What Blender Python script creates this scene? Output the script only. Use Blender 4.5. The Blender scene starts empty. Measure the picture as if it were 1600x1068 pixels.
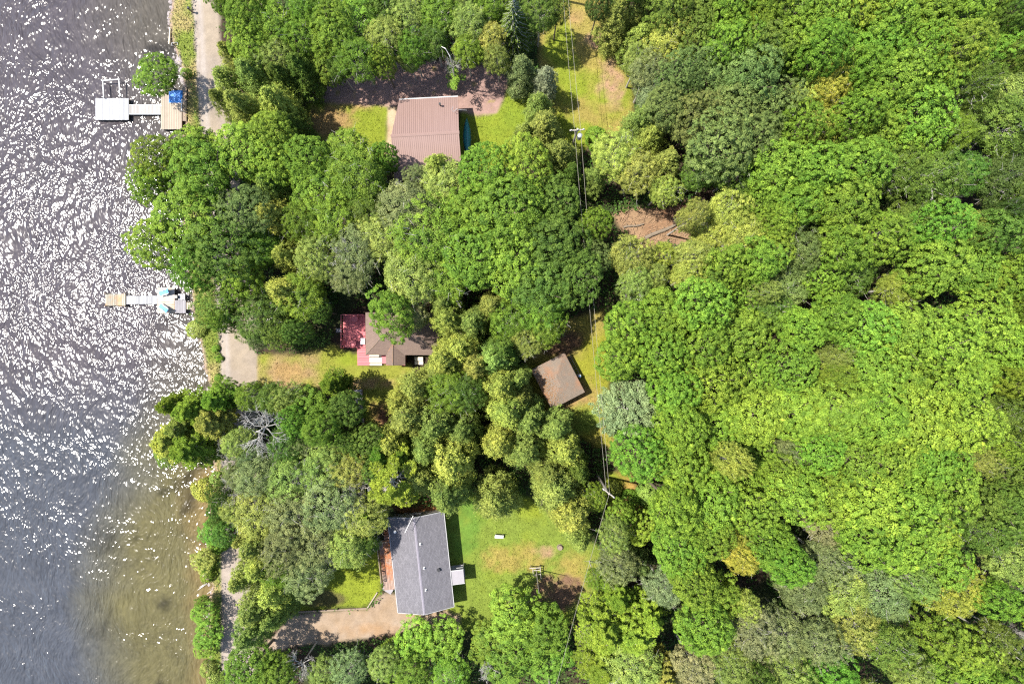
import bpy, math, random
import numpy as np
from mathutils import Vector, Matrix, noise as mnoise

# ------------------------------------------------------------------ camera, light, exposure
SC = bpy.context.scene
COL = SC.collection
H = 76.0                      # drone altitude (m)
F = 1067.0                    # focal length in pixels of a 1600 px wide picture
cam_d = bpy.data.cameras.new('camera'); cam = bpy.data.objects.new('camera', cam_d)
cam_d.sensor_width = 36.0; cam_d.lens = 36.0 * F / 1600.0; cam_d.clip_end = 3000.0
cam.location = (0, 0, H); cam.rotation_euler = (0, 0, 0)
COL.objects.link(cam); SC.camera = cam

SUN_EL = math.radians(64); SUN_DIR = Vector((-math.cos(math.radians(12)) * math.cos(SUN_EL), math.sin(math.radians(12)) * math.cos(SUN_EL), math.sin(SUN_EL)))
sun_d = bpy.data.lights.new('sun', 'SUN'); sun_d.energy = 4.4; sun_d.angle = math.radians(0.5); sun_d.color = (1.0, 0.955, 0.88)
sun = bpy.data.objects.new('sun', sun_d); sun.rotation_euler = SUN_DIR.to_track_quat('Z', 'Y').to_euler(); sun.location = SUN_DIR * 300
COL.objects.link(sun)
W = bpy.data.worlds.new('World'); SC.world = W; W.use_nodes = True
wn = W.node_tree.nodes; wl = W.node_tree.links
sky = wn.new('ShaderNodeTexSky'); sky.sky_type = 'NISHITA'; sky.sun_disc = False
sky.sun_elevation = SUN_EL; sky.sun_rotation = math.atan2(SUN_DIR.x, SUN_DIR.y)
bg = wn['Background']; bg.inputs[1].default_value = 0.125
wl.new(sky.outputs[0], bg.inputs[0])
SC.view_settings.view_transform = 'Standard'; SC.view_settings.look = 'None'
SC.view_settings.exposure = 1.3; SC.view_settings.gamma = 1.0
SC.cycles.filter_width = 1.25; SC.cycles.use_denoising = False; SC.cycles.max_bounces = 6; SC.cycles.diffuse_bounces = 3; SC.cycles.glossy_bounces = 2; SC.cycles.transmission_bounces = 3

rng = np.random.default_rng(7); random.seed(7)

def P(px, py, z=0.0):
    k = (H - z) / F
    return np.array([(px - 800.0) * k, (534.0 - py) * k, z])

# ------------------------------------------------------------------ bookkeeping
def tag(o, label=None, cat=None, group=None, kind=None):
    if label: o['label'] = label
    if cat: o['category'] = cat
    if group: o['group'] = group
    if kind: o['kind'] = kind
    return o
def empty(name, loc=(0, 0, 0), rz=0.0):
    o = bpy.data.objects.new(name, None); o.empty_display_size = 0.3
    o.location = loc; o.rotation_euler = (0, 0, rz); COL.objects.link(o); return o
def mesh_np(name, V, faces, mat, tone=None, colr=None, smooth=False):
    """V (n,3); faces (m,k) array or list of index lists"""
    me = bpy.data.meshes.new(name)
    V = np.asarray(V, dtype=np.float32)
    if isinstance(faces, np.ndarray):
        m, k = faces.shape
        me.vertices.add(len(V)); me.loops.add(m * k); me.polygons.add(m)
        me.vertices.foreach_set('co', V.ravel())
        me.polygons.foreach_set('loop_start', np.arange(0, m * k, k, dtype=np.int32))
        me.loops.foreach_set('vertex_index', faces.astype(np.int32).ravel())
        me.update(calc_edges=True)
    else:
        me.from_pydata([tuple(map(float, v)) for v in V], [], [list(map(int, f)) for f in faces]); me.update()
    if tone is not None:
        a = me.attributes.new('tone', 'FLOAT', 'FACE'); a.data.foreach_set('value', np.asarray(tone, dtype=np.float32))
    if colr is not None:
        a = me.attributes.new('tint', 'FLOAT_COLOR', 'POINT')
        c = np.ones((len(V), 4), dtype=np.float32); c[:, :3] = colr; a.data.foreach_set('color', c.ravel())
    if smooth: me.polygons.foreach_set('use_smooth', np.ones(len(me.polygons), dtype=bool))
    if mat: me.materials.append(mat)
    return me
def obj(name, me, parent=None, loc=None):
    o = bpy.data.objects.new(name, me); COL.objects.link(o)
    if parent: o.parent = parent
    if loc is not None: o.location = loc
    return o

class MB:
    """collects boxes, prisms and tubes into one mesh"""
    def __init__(s): s.v = []; s.f = []; s.t = []
    def add(s, vs, fs, tone=0.5):
        b = len(s.v); s.v += [tuple(map(float, v)) for v in vs]
        s.f += [[i + b for i in f] for f in fs]; s.t += [tone] * len(fs); return s
    def box(s, x0, x1, y0, y1, z0, z1, tone=0.5, rz=0.0, c=None):
        vs = [(x0, y0, z0), (x1, y0, z0), (x1, y1, z0), (x0, y1, z0), (x0, y0, z1), (x1, y0, z1), (x1, y1, z1), (x0, y1, z1)]
        if rz:
            cx, cy = c if c else ((x0 + x1) / 2, (y0 + y1) / 2)
            vs = [(cx + (x - cx) * math.cos(rz) - (y - cy) * math.sin(rz), cy + (x - cx) * math.sin(rz) + (y - cy) * math.cos(rz), z) for x, y, z in vs]
        return s.add(vs, [(0, 3, 2, 1), (4, 5, 6, 7), (0, 1, 5, 4), (1, 2, 6, 5), (2, 3, 7, 6), (3, 0, 4, 7)], tone)
    def bar(s, a, b, w, h=None, tone=0.5):
        a = Vector(a); b = Vector(b); d = (b - a).normalized(); h = h or w
        up = Vector((0, 0, 1)) if abs(d.z) < .95 else Vector((0, 1, 0))
        u = d.cross(up).normalized() * w / 2; n = u.cross(d).normalized() * h / 2
        vs = [p + i * u + j * n for p in (a, b) for i, j in ((-1, -1), (1, -1), (1, 1), (-1, 1))]
        return s.add(vs, [(0, 1, 2, 3), (7, 6, 5, 4), (0, 4, 5, 1), (1, 5, 6, 2), (2, 6, 7, 3), (3, 7, 4, 0)], tone)
    def tube(s, pts, rad, n=6, tone=0.5, cap=True):
        pts = [Vector(p) for p in pts]; b = len(s.v); k = len(pts)
        if not hasattr(rad, '__len__'): rad = [rad] * k
        for i, p in enumerate(pts):
            d = (pts[min(i + 1, k - 1)] - pts[max(i - 1, 0)]).normalized()
            up = Vector((0, 0, 1)) if abs(d.z) < .9 else Vector((0, 1, 0))
            u = d.cross(up).normalized(); w = u.cross(d)
            for j in range(n):
                a = 2 * math.pi * j / n; q = p + (u * math.cos(a) + w * math.sin(a)) * rad[i]; s.v.append(tuple(q))
        fs = []
        for i in range(k - 1):
            for j in range(n):
                fs.append([b + i * n + j, b + i * n + (j + 1) % n, b + (i + 1) * n + (j + 1) % n, b + (i + 1) * n + j])
        if cap: fs += [[b + j for j in range(n)][::-1], [b + (k - 1) * n + j for j in range(n)]]
        s.f += fs; s.t += [tone] * len(fs); return s
    def poly(s, vs, tone=0.5): return s.add(vs, [list(range(len(vs)))], tone)
    def slab(s, top, th, tone=0.5):
        """closed slab from a planar polygon given counter-clockwise from above"""
        n = len(top); lo = [(x, y, z - th) for x, y, z in top]
        fs = [list(range(n)), list(range(2 * n - 1, n - 1, -1))] + [[i, i + n, (i + 1) % n + n, (i + 1) % n] for i in range(n)]
        return s.add(list(top) + lo, fs, tone)
    def mesh(s, name, mat, smooth=False): return mesh_np(name, s.v, s.f, mat, tone=s.t, smooth=smooth)
    def build(s, name, mat, parent=None, smooth=False): return obj(name, s.mesh(name, mat, smooth), parent)

# ------------------------------------------------------------------ materials
def new_mat(name):
    m = bpy.data.materials.new(name); m.use_nodes = True
    return m, m.node_tree.nodes, m.node_tree.links, m.node_tree.nodes['Principled BSDF']
def N(nodes, t, **kw):
    n = nodes.new(t)
    for k, v in kw.items():
        if k.startswith('i_'):
            key = k[2:]; n.inputs[int(key) if key.isdigit() else key.replace('_', ' ')].default_value = v
        else: setattr(n, k, v)
    return n
def mathn(ns, ls, op, a, b=None, c=None):
    n = ns.new('ShaderNodeMath'); n.operation = op
    for i, x in enumerate((a, b, c)):
        if x is None: continue
        if isinstance(x, (int, float)): n.inputs[i].default_value = x
        else: ls.new(x, n.inputs[i])
    return n.outputs[0]
def noisy(name, col, var=0.25, scale=8.0, rough=0.8, bump=0.0, tone_amt=0.5, fine=60.0, metallic=0.0, spec=0.3, coord='Object', stain=None, stain_scale=1.2):
    """general weathered surface: broad and fine noise, per-face tone attribute, optional stain colour, optional bump"""
    m, ns, ls, pb = new_mat(name)
    tc = N(ns, 'ShaderNodeTexCoord')
    n1 = N(ns, 'ShaderNodeTexNoise', i_Scale=scale, i_Detail=5.0, i_Roughness=0.65); ls.new(tc.outputs[coord], n1.inputs['Vector'])
    n2 = N(ns, 'ShaderNodeTexNoise', i_Scale=fine, i_Detail=3.0); ls.new(tc.outputs[coord], n2.inputs['Vector'])
    at = N(ns, 'ShaderNodeAttribute', attribute_name='tone')
    v = mathn(ns, ls, 'MULTIPLY_ADD', n1.outputs[0], var * 2, 1 - var)
    v2 = mathn(ns, ls, 'MULTIPLY_ADD', n2.outputs[0], var * 1.6, 1 - var * 0.8)
    v3 = mathn(ns, ls, 'MULTIPLY_ADD', at.outputs['Fac'], tone_amt, 1 - tone_amt * 0.5)
    vv = mathn(ns, ls, 'MULTIPLY', mathn(ns, ls, 'MULTIPLY', v, v2), v3)
    base = N(ns, 'ShaderNodeRGB'); base.outputs[0].default_value = (*col, 1)
    src = base.outputs[0]
    if stain:
        n3 = N(ns, 'ShaderNodeTexNoise', i_Scale=stain_scale, i_Detail=6.0, i_Roughness=0.7); ls.new(tc.outputs[coord], n3.inputs['Vector'])
        rp = N(ns, 'ShaderNodeValToRGB'); rp.color_ramp.elements[0].position = .48; rp.color_ramp.elements[1].position = .66
        ls.new(n3.outputs[0], rp.inputs[0])
        mx = N(ns, 'ShaderNodeMix', data_type='RGBA'); ls.new(rp.outputs[0], mx.inputs[0]); ls.new(src, mx.inputs[6]); mx.inputs[7].default_value = (*stain, 1)
        src = mx.outputs[2]
    sc_ = N(ns, 'ShaderNodeVectorMath', operation='SCALE'); ls.new(src, sc_.inputs[0]); ls.new(vv, sc_.inputs['Scale'])
    ls.new(sc_.outputs[0], pb.inputs['Base Color'])
    pb.inputs['Roughness'].default_value = rough; pb.inputs['Metallic'].default_value = metallic; pb.inputs['Specular IOR Level'].default_value = spec
    if bump:
        bp = N(ns, 'ShaderNodeBump', i_Distance=bump); ls.new(n2.outputs[0], bp.inputs['Height']); ls.new(bp.outputs[0], pb.inputs['Normal'])
    return m
def leaf_mat(name, transl=0.22, var=1.0):
    m, ns, ls, pb = new_mat(name)
    oi = N(ns, 'ShaderNodeObjectInfo'); at = N(ns, 'ShaderNodeAttribute', attribute_name='tone')
    tc = N(ns, 'ShaderNodeTexCoord'); nz = N(ns, 'ShaderNodeTexNoise', i_Scale=.55, i_Detail=3.0, i_Roughness=.6); ls.new(tc.outputs['Object'], nz.inputs['Vector'])
    v = mathn(ns, ls, 'MULTIPLY', mathn(ns, ls, 'MULTIPLY_ADD', at.outputs['Fac'], var, 1 - var * 0.5), mathn(ns, ls, 'MULTIPLY_ADD', nz.outputs[0], .9, .55))
    sc_ = N(ns, 'ShaderNodeVectorMath', operation='SCALE'); ls.new(oi.outputs['Color'], sc_.inputs[0]); ls.new(v, sc_.inputs['Scale'])
    hs = N(ns, 'ShaderNodeHueSaturation'); ls.new(sc_.outputs[0], hs.inputs['Color'])
    ls.new(mathn(ns, ls, 'MULTIPLY_ADD', at.outputs['Fac'], -0.022, mathn(ns, ls, 'MULTIPLY_ADD', nz.outputs[0], -.07, .549)), hs.inputs['Hue'])
    ls.new(hs.outputs[0], pb.inputs['Base Color'])
    pb.inputs['Roughness'].default_value = 0.6; pb.inputs['Specular IOR Level'].default_value = 0.18
    tr = N(ns, 'ShaderNodeBsdfTranslucent'); mx = N(ns, 'ShaderNodeMixShader', i_0=transl)
    ls.new(hs.outputs[0], tr.inputs[0]); ls.new(pb.outputs[0], mx.inputs[1]); ls.new(tr.outputs[0], mx.inputs[2])
    ls.new(mx.outputs[0], ns['Material Output'].inputs[0])
    return m
M_leaf = leaf_mat('foliage')
M_bark = noisy('bark', (.17, .135, .10), .35, 3, .9)
M_pale = noisy('pale_bark', (.42, .39, .35), .25, 3, .85)
M_rock = noisy('rock', (.30, .26, .25), .3, 3, .85, bump=.05)
M_wdeck = noisy('white_deck_boards', (.28, .28, .285), .14, 2, .6, tone_amt=.5)
M_tdeck = noisy('tan_deck_boards', (.28, .23, .175), .18, 1.5, .75, tone_amt=.4)
M_gdeck = noisy('grey_deck_boards', (.24, .225, .235), .18, 1.5, .75, tone_amt=.35)
M_rot = noisy('stained_end_boards', (.27, .25, .20), .2, 1.5, .8, tone_amt=.35, stain=(.34, .20, .09), stain_scale=.7)
M_post = noisy('post_wood', (.2, .15, .11), .3, 3, .85)
M_rail = noisy('painted_white', (.6, .59, .57), .1, 3, .5)
M_blue = noisy('blue_plastic', (.02, .2, .62), .2, 2.5, .35, spec=.5, bump=.02)
M_sling = noisy('blue_fabric', (.10, .26, .50), .12, 4, .6)
M_red = noisy('red_stain', (.46, .12, .13), .15, 2, .65, tone_amt=.3)
M_cream = noisy('cream_paint', (.66, .58, .44), .08, 2, .6)
M_dark = noisy('dark_opening', (.02, .02, .022), .2, 3, .4)
M_glass = noisy('window_glass', (.03, .04, .05), .1, 2, .08, spec=.8)
M_steel = noisy('galvanised_metal', (.5, .5, .5), .12, 6, .4, metallic=.7)
M_wood = noisy('brown_deck_wood', (.26, .185, .15), .22, 1.6, .8, tone_amt=.4, stain=(.36, .12, .04), stain_scale=.55)
M_pole = noisy('weathered_pole', (.30, .27, .23), .3, 3, .85)
M_wire = noisy('aluminium_wire', (.22, .20, .16), .05, 1, .5)
M_canoe = noisy('teal_plastic', (.03, .22, .22), .12, 1.2, .4, spec=.5)
M_wall_a = noisy('brown_siding', (.16, .10, .085), .15, 2, .8)
M_wall_b = noisy('dark_red_siding', (.20, .06, .06), .15, 2, .8)
M_wall_c = noisy('dark_board_wall', (.10, .075, .06), .2, 2, .85)
M_wall_d = noisy('pale_vinyl_siding', (.5, .48, .45), .08, 2, .6)
M_trim = noisy('white_fascia', (.36, .355, .35), .08, 3, .5)

def shingle(name, c1, c2, rowh=0.14, gran=0.5, stain=None):
    m, ns, ls, pb = new_mat(name)
    tc = N(ns, 'ShaderNodeTexCoord')
    br = N(ns, 'ShaderNodeTexBrick', i_Scale=1.0); br.inputs['Brick Width'].default_value = .33; br.inputs['Row Height'].default_value = rowh
    br.inputs['Mortar Size'].default_value = .008; br.inputs['Color1'].default_value = (*c1, 1); br.inputs['Color2'].default_value = (*c2, 1)
    br.inputs['Mortar'].default_value = (c2[0] * .6, c2[1] * .6, c2[2] * .6, 1)
    ls.new(tc.outputs['UV'], br.inputs['Vector'])
    n = N(ns, 'ShaderNodeTexNoise', i_Scale=9.0, i_Detail=6.0, i_Roughness=.75); ls.new(tc.outputs['Object'], n.inputs['Vector'])
    v = mathn(ns, ls, 'MULTIPLY_ADD', n.outputs[0], gran * 2, 1 - gran)
    s_ = N(ns, 'ShaderNodeVectorMath', operation='SCALE'); ls.new(br.outputs[0], s_.inputs[0]); ls.new(v, s_.inputs['Scale'])
    src = s_.outputs[0]
    if stain:
        n3 = N(ns, 'ShaderNodeTexNoise', i_Scale=.6, i_Detail=6.0, i_Roughness=.7); ls.new(tc.outputs['Object'], n3.inputs['Vector'])
        rp = N(ns, 'ShaderNodeValToRGB'); rp.color_ramp.elements[0].position = .46; rp.color_ramp.elements[1].position = .72
        ls.new(n3.outputs[0], rp.inputs[0]); mx = N(ns, 'ShaderNodeMix', data_type='RGBA'); ls.new(rp.outputs[0], mx.inputs[0]); ls.new(src, mx.inputs[6]); mx.inputs[7].default_value = (*stain, 1); src = mx.outputs[2]
    ls.new(src, pb.inputs['Base Color']); pb.inputs['Roughness'].default_value = .9; pb.inputs['Specular IOR Level'].default_value = .2
    bp = N(ns, 'ShaderNodeBump', i_Distance=.02); ls.new(n.outputs[0], bp.inputs['Height']); ls.new(bp.outputs[0], pb.inputs['Normal'])
    return m
M_sh_grey = shingle('grey_asphalt_shingle', (.150, .143, .155), (.115, .110, .120), gran=.55)
M_sh_brown = shingle('brown_asphalt_shingle', (.175, .125, .10), (.15, .107, .088), gran=.25)
M_sh_tan = shingle('tan_asphalt_shingle', (.18, .143, .112), (.155, .124, .098), gran=.25, stain=(.24, .125, .07))
def metal_roof():
    m, ns, ls, pb = new_mat('mauve_metal_roof')
    tc = N(ns, 'ShaderNodeTexCoord'); n = N(ns, 'ShaderNodeTexNoise', i_Scale=.9, i_Detail=4.0)
    mp = N(ns, 'ShaderNodeMapping'); mp.inputs['Scale'].default_value = (3.5, .35, 1); ls.new(tc.outputs['Object'], mp.inputs[0]); ls.new(mp.outputs[0], n.inputs['Vector'])
    at = N(ns, 'ShaderNodeAttribute', attribute_name='tone')
    rp = N(ns, 'ShaderNodeMix', data_type='RGBA'); rp.inputs[6].default_value = (.20, .128, .108, 1); rp.inputs[7].default_value = (.27, .18, .155, 1)
    ls.new(mathn(ns, ls, 'ADD', mathn(ns, ls, 'MULTIPLY', n.outputs[0], .6), mathn(ns, ls, 'MULTIPLY', at.outputs['Fac'], .5)), rp.inputs[0])
    ls.new(rp.outputs[2], pb.inputs['Base Color']); pb.inputs['Roughness'].default_value = .45; pb.inputs['Metallic'].default_value = .15
    return m
M_metal = metal_roof()

# ------------------------------------------------------------------ ground colour plan (albedo by place)
def poly_sd(X, Y, poly):
    """signed distance (px), negative inside"""
    pts = np.array(poly, float); n = len(pts); d = np.full(X.shape, 1e18); inside = np.zeros(X.shape, bool)
    for i in range(n):
        a = pts[i]; b = pts[(i + 1) % n]; e = b - a; wx = X - a[0]; wy = Y - a[1]
        t = np.clip((wx * e[0] + wy * e[1]) / (e @ e), 0, 1)
        d = np.minimum(d, (wx - t * e[0]) ** 2 + (wy - t * e[1]) ** 2)
        c = ((a[1] > Y) != (b[1] > Y)) & (X < (b[0] - a[0]) * (Y - a[1]) / (b[1] - a[1] + 1e-12) + a[0]); inside ^= c
    d = np.sqrt(d); return np.where(inside, -d, d)
_perm = np.random.default_rng(3).random((256, 256))
def vnoise(X, Y, s, seed=0):
    x = X / s + seed * 17.3; y = Y / s + seed * 9.1
    xi = np.floor(x).astype(int); yi = np.floor(y).astype(int); fx = x - xi; fy = y - yi
    fx = fx * fx * (3 - 2 * fx); fy = fy * fy * (3 - 2 * fy)
    g = lambda i, j: _perm[(xi + i) % 256, (yi + j) % 256]
    return (g(0, 0) * (1 - fx) * (1 - fy) + g(1, 0) * fx * (1 - fy) + g(0, 1) * (1 - fx) * fy + g(1, 1) * fx * fy)
def fbm(X, Y, s, seed=0, o=4):
    r = 0; a = 1; t = 0
    for i in range(o): r = r + a * vnoise(X, Y, s / 2 ** i, seed + i * 3); t += a; a *= .55
    return r / t
SHORE = [(-400, 262), (0, 266), (30, 262), (45, 264), (68, 267), (90, 276), (110, 283), (140, 287), (200, 287), (260, 262), (330, 280), (420, 292), (500, 300), (545, 313), (575, 318), (610, 326), (700, 326), (740, 334), (800, 326), (860, 319), (900, 317), (915, 330), (935, 322), (960, 322), (1000, 326), (1068, 320), (1500, 320)]
sh_y = np.array([s[0] for s in SHORE]); sh_x = np.array([s[1] for s in SHORE])
def shore_sd(PX, PY):    # + on land, in px
    w = (fbm(PX, PY, 22, 5) - .5) * 9
    return PX - np.interp(PY, sh_y, sh_x) + w
ROAD = [(300, -500), (300, 0), (304, 60), (309, 150), (318, 260), (330, 400), (341, 500), (344, 560), (346, 700), (346, 900), (345, 1068), (345, 1500)]
def road_sd(PX, PY):
    c = np.interp(PY, [r[1] for r in ROAD], [r[0] for r in ROAD]); wv = np.interp(PY, [-500, 0, 60, 130, 500, 600, 1068], [44, 44, 40, 50, 58, 58, 52])
    return np.maximum(c - PX, PX - (c + wv))
Z = {
 'driveway_a': [(340, 118), (420, 128), (500, 112), (600, 100), (700, 96), (770, 104), (797, 122), (788, 150), (776, 176), (745, 180), (722, 176), (700, 170), (600, 166), (540, 162), (480, 160), (420, 165), (350, 160)],
 'path_a': [(606, 166), (624, 172), (618, 205), (612, 246), (603, 246), (605, 205)],
 'lawn_a_left': [(478, 158), (610, 160), (606, 205), (604, 250), (560, 270), (505, 225), (478, 195)],
 'lawn_a_right': [(722, 174), (776, 174), (792, 130), (845, 120), (860, 200), (810, 255), (740, 270), (715, 285), (715, 200)],
 'corridor': [(836, 62), (870, 20), (886, -20), (940, -20), (962, 40), (978, 90), (995, 190), (960, 215), (930, 215), (885, 260), (860, 200), (845, 120)],
 'mid_yard': [(398, 556), (470, 552), (520, 540), (565, 568), (640, 572), (650, 590), (612, 620), (606, 690), (575, 690), (555, 620), (500, 606), (440, 612), (398, 600)],
 'shed_yard': [(880, 500), (945, 480), (955, 540), (950, 640), (965, 700), (930, 700), (880, 662), (840, 650), (816, 570), (850, 540)],
 'lawn_d': [(690, 775), (770, 770), (830, 775), (900, 830), (938, 860), (930, 905), (920, 960), (840, 990), (700, 985), (690, 900)],
 'lawn_d_left': [(440, 915), (520, 870), (592, 850), (596, 928), (574, 948), (520, 949), (455, 955)],
 'driveway_d': [(395, 1015), (430, 990), (452, 962), (520, 953), (575, 950), (600, 926), (625, 930), (720, 960), (718, 985), (640, 985), (590, 993), (520, 1004), (450, 1010), (397, 1032)],
 'verge': [(942, 735), (985, 735), (1015, 790), (975, 810), (948, 790)],
 'clearing': [(955, 335), (1000, 322), (1070, 318), (1085, 350), (1072, 384), (985, 382)],
}
def paint(X, Y):
    """albedo of the ground at world X, Y"""
    PX = 800 + X / H * F; PY = 534 - Y / H * F
    n1 = fbm(X, Y, 3.0, 1); n2 = fbm(X, Y, .9, 2); n3 = fbm(X, Y, 6.0, 7)
    C = np.zeros(X.shape + (3,))
    def C3(c): return np.array(c)[None] * np.ones(X.shape + (1,))
    def mix(C, c, w): w = np.clip(w, 0, 1)[..., None]; return C * (1 - w) + (c if isinstance(c, np.ndarray) and c.shape == C.shape else C3(c)) * w
    C = mix(C3((.045, .030, .02)), (.035, .045, .015), (n1 - .42) * 5)
    green = (.14, .185, .028); lime = (.17, .205, .02); dry = (.24, .195, .05); orange = (.275, .18, .075); pink = (.32, .195, .125)
    def lawn(C, name, g, d, bias=0., fe=7.):
        sd = poly_sd(PX, PY, Z[name]) + (fbm(X, Y, 1.6, 11) - .5) * 14
        base = mix(C3(g), d, (n3 * .6 + n1 * .6 - .58 + bias) * 5)
        return mix(C, base, .5 - sd / fe)
    def spot(C, x, y, rx, ry, c, k=1.):
        q = ((PX - x) / rx) ** 2 + ((PY - y) / ry) ** 2
        return mix(C, c, k * (1.35 - q + (n2 - .5) * 2.2 + (n1 - .5) * 1.5))
    C = lawn(C, 'lawn_a_left', lime, orange, .0); C = spot(C, 510, 185, 40, 22, orange); C = spot(C, 590, 205, 13, 45, lime, .8)
    C = lawn(C, 'lawn_a_right', (.15, .2, .02), lime, 0.)
    C = lawn(C, 'corridor', lime, dry, .08); C = spot(C, 955, 135, 20, 45, pink, .8); C = spot(C, 935, 65, 22, 12, pink, .7); C = spot(C, 925, 175, 40, 26, dry, .8); C = spot(C, 895, 25, 18, 14, orange, .5)
    C = lawn(C, 'mid_yard', (.19, .20, .03), (.27, .185, .09), -.02); C = spot(C, 545, 560, 22, 14, lime); C = spot(C, 450, 578, 26, 16, orange, .7); C = spot(C, 600, 655, 22, 36, (.2, .1, .055)); C = spot(C, 575, 600, 45, 12, (.3, .19, .1), .7)
    C = lawn(C, 'shed_yard', (.2, .2, .022), dry, .1); C = spot(C, 895, 615, 40, 26, orange); C = spot(C, 880, 530, 40, 35, (.12, .07, .04), .8); C = spot(C, 910, 655, 25, 25, green)
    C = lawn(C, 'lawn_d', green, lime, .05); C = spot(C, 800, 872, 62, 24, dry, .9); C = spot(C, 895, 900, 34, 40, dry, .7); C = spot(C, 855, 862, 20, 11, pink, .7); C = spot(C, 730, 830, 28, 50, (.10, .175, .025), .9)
    C = spot(C, 868, 925, 46, 26, (.16, .095, .06)); C = spot(C, 735, 905, 18, 40, green); C = spot(C, 660, 792, 45, 14, (.26, .12, .05))
    C = lawn(C, 'lawn_d_left', (.19, .225, .02), lime, 0.); C = spot(C, 500, 935, 35, 12, (.1, .09, .03))
    C = lawn(C, 'verge', (.16, .19, .02), (.28, .17, .05), .1)
    C = lawn(C, 'clearing', (.19, .105, .06), (.24, .155, .09), .1)
    # shoreline bank
    sd = shore_sd(PX, PY); rs = road_sd(PX, PY)
    bank = mix(C3((.14, .175, .03)), (.27, .22, .09), (n1 - .45) * 4)
    C = mix(C, bank, .5 - (rs - 2) / 6 * 1.0) if False else np.where((sd > 0)[..., None] & ((PX < np.interp(PY, [r[1] for r in ROAD], [r[0] for r in ROAD])))[..., None], bank, C)
    C = mix(C, (.27, .19, .15), (9 - sd) / 6)
    C = np.where((sd < 0)[..., None], C3((.2, .15, .08)), C)
    # gravel
    for nm, c, c2 in (('driveway_a', (.255, .165, .14), (.31, .2, .165)), ('path_a', (.38, .29, .19), (.33, .24, .14)), ('driveway_d', (.28, .215, .16), (.26, .185, .12))):
        s_ = poly_sd(PX, PY, Z[nm]) + (fbm(X, Y, 1.2, 21) - .5) * (8 if nm != 'path_a' else 3)
        g = mix(C3(c), c2, (n1 - .45) * 4)
        g = mix(g, dry, (n2 - .68) * 6) if nm == 'driveway_a' else g
        C = mix(C, g, .5 - s_ / 5)
    C = spot(C, 590, 985, 60, 12, (.27, .165, .085), .5)
    rr = rs + (fbm(X, Y, 1.0, 31) - .5) * 5
    c0 = np.interp(PY, [r[1] for r in ROAD], [r[0] for r in ROAD]); u = PX - c0
    road = mix(C3((.265, .215, .16)), (.235, .195, .16), (n1 - .4) * 3)
    track = np.exp(-((u - 11) / 4.5) ** 2) + .7 * np.exp(-((u - 3) / 2.5) ** 2)
    road = mix(road, (.32, .28, .25), track * .8)
    lower = np.clip((PY - 820) / 60, 0, 1); road = road * (1 - lower[..., None]) + mix(road, (.27, .225, .19), np.ones(X.shape) * .8) * lower[..., None]
    C = mix(C, road, .5 - rr / 4)
    C *= .88
    C *= (.8 + .4 * fbm(X, Y, .55, 41, 3))[..., None]
    return C
def land_z(X, Y):
    PX = 800 + X / H * F; PY = 534 - Y / H * F
    m = np.clip(shore_sd(PX, PY) / 14 + .55, 0, 1); m = m * m * (3 - 2 * m)
    deep = np.clip(-shore_sd(PX, PY) / 300, 0, 1)
    return -1.0 * (1 - m) - 3.0 * deep + 0.0
WATER_Z = -0.45
def axis(lo, hi, st, far):
    a = np.arange(lo, hi + 1e-6, st); e = []
    g = st; x = hi
    while x < far: g *= 1.6; x += g; e.append(x)
    g = st; x = lo; b = []
    while x > -far: g *= 1.6; x -= g; b.append(x)
    return np.array(b[::-1] + list(a) + e)
gx = axis(-60, 60, .25, 1500); gy = axis(-42, 42, .25, 1500)
GX, GY = np.meshgrid(gx, gy)
GC = paint(GX, GY); GZ = land_z(GX, GY) + (fbm(GX, GY, 2.5, 51) - .5) * .12 * (np.abs(GX) < 60)
def ground_mat(name, rough=.95, bump=.04, sc=22.0, amt=.45):
    m, ns, ls, pb = new_mat(name)
    at = N(ns, 'ShaderNodeAttribute', attribute_name='tint'); tc = N(ns, 'ShaderNodeTexCoord')
    n = N(ns, 'ShaderNodeTexNoise', i_Scale=sc / 10.0, i_Detail=8.0, i_Roughness=.75); ls.new(tc.outputs['Object'], n.inputs['Vector'])
    n2 = N(ns, 'ShaderNodeTexNoise', i_Scale=sc / 2.0, i_Detail=3.0, i_Roughness=.6); ls.new(tc.outputs['Object'], n2.inputs['Vector'])
    v = mathn(ns, ls, 'ADD', mathn(ns, ls, 'MULTIPLY', n.outputs[0], amt * 2), mathn(ns, ls, 'MULTIPLY_ADD', n2.outputs[0], amt * 2, 1 - 2 * amt))
    s_ = N(ns, 'ShaderNodeVectorMath', operation='SCALE'); ls.new(at.outputs['Color'], s_.inputs[0]); ls.new(v, s_.inputs['Scale'])
    ls.new(s_.outputs[0], pb.inputs['Base Color']); pb.inputs['Roughness'].default_value = rough; pb.inputs['Specular IOR Level'].default_value = .15
    bp = N(ns, 'ShaderNodeBump', i_Distance=bump); ls.new(n2.outputs[0], bp.inputs['Height']); ls.new(bp.outputs[0], pb.inputs['Normal'])
    return m
M_ground = ground_mat('soil_and_leaf_litter'); M_grassy = ground_mat('turf', bump=.08, amt=.55); M_gravel = ground_mat('gravel', bump=.03, sc=40, amt=.3)
def grid_faces(nx, ny, mask=None):
    i = np.arange(nx - 1)[None, :] + np.arange(ny - 1)[:, None] * nx
    f = np.stack([i, i + 1, i + nx + 1, i + nx], -1)
    return f[mask] if mask is not None else f.reshape(-1, 4)
nx, ny = len(gx), len(gy)
V = np.stack([GX, GY, GZ], -1).reshape(-1, 3)
tag(obj('ground', mesh_np('ground', V, grid_faces(nx, ny), M_ground, colr=GC.reshape(-1, 3), smooth=True)), 'leaf litter and soil under the trees around the cottages', 'ground', kind='structure')
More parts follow.
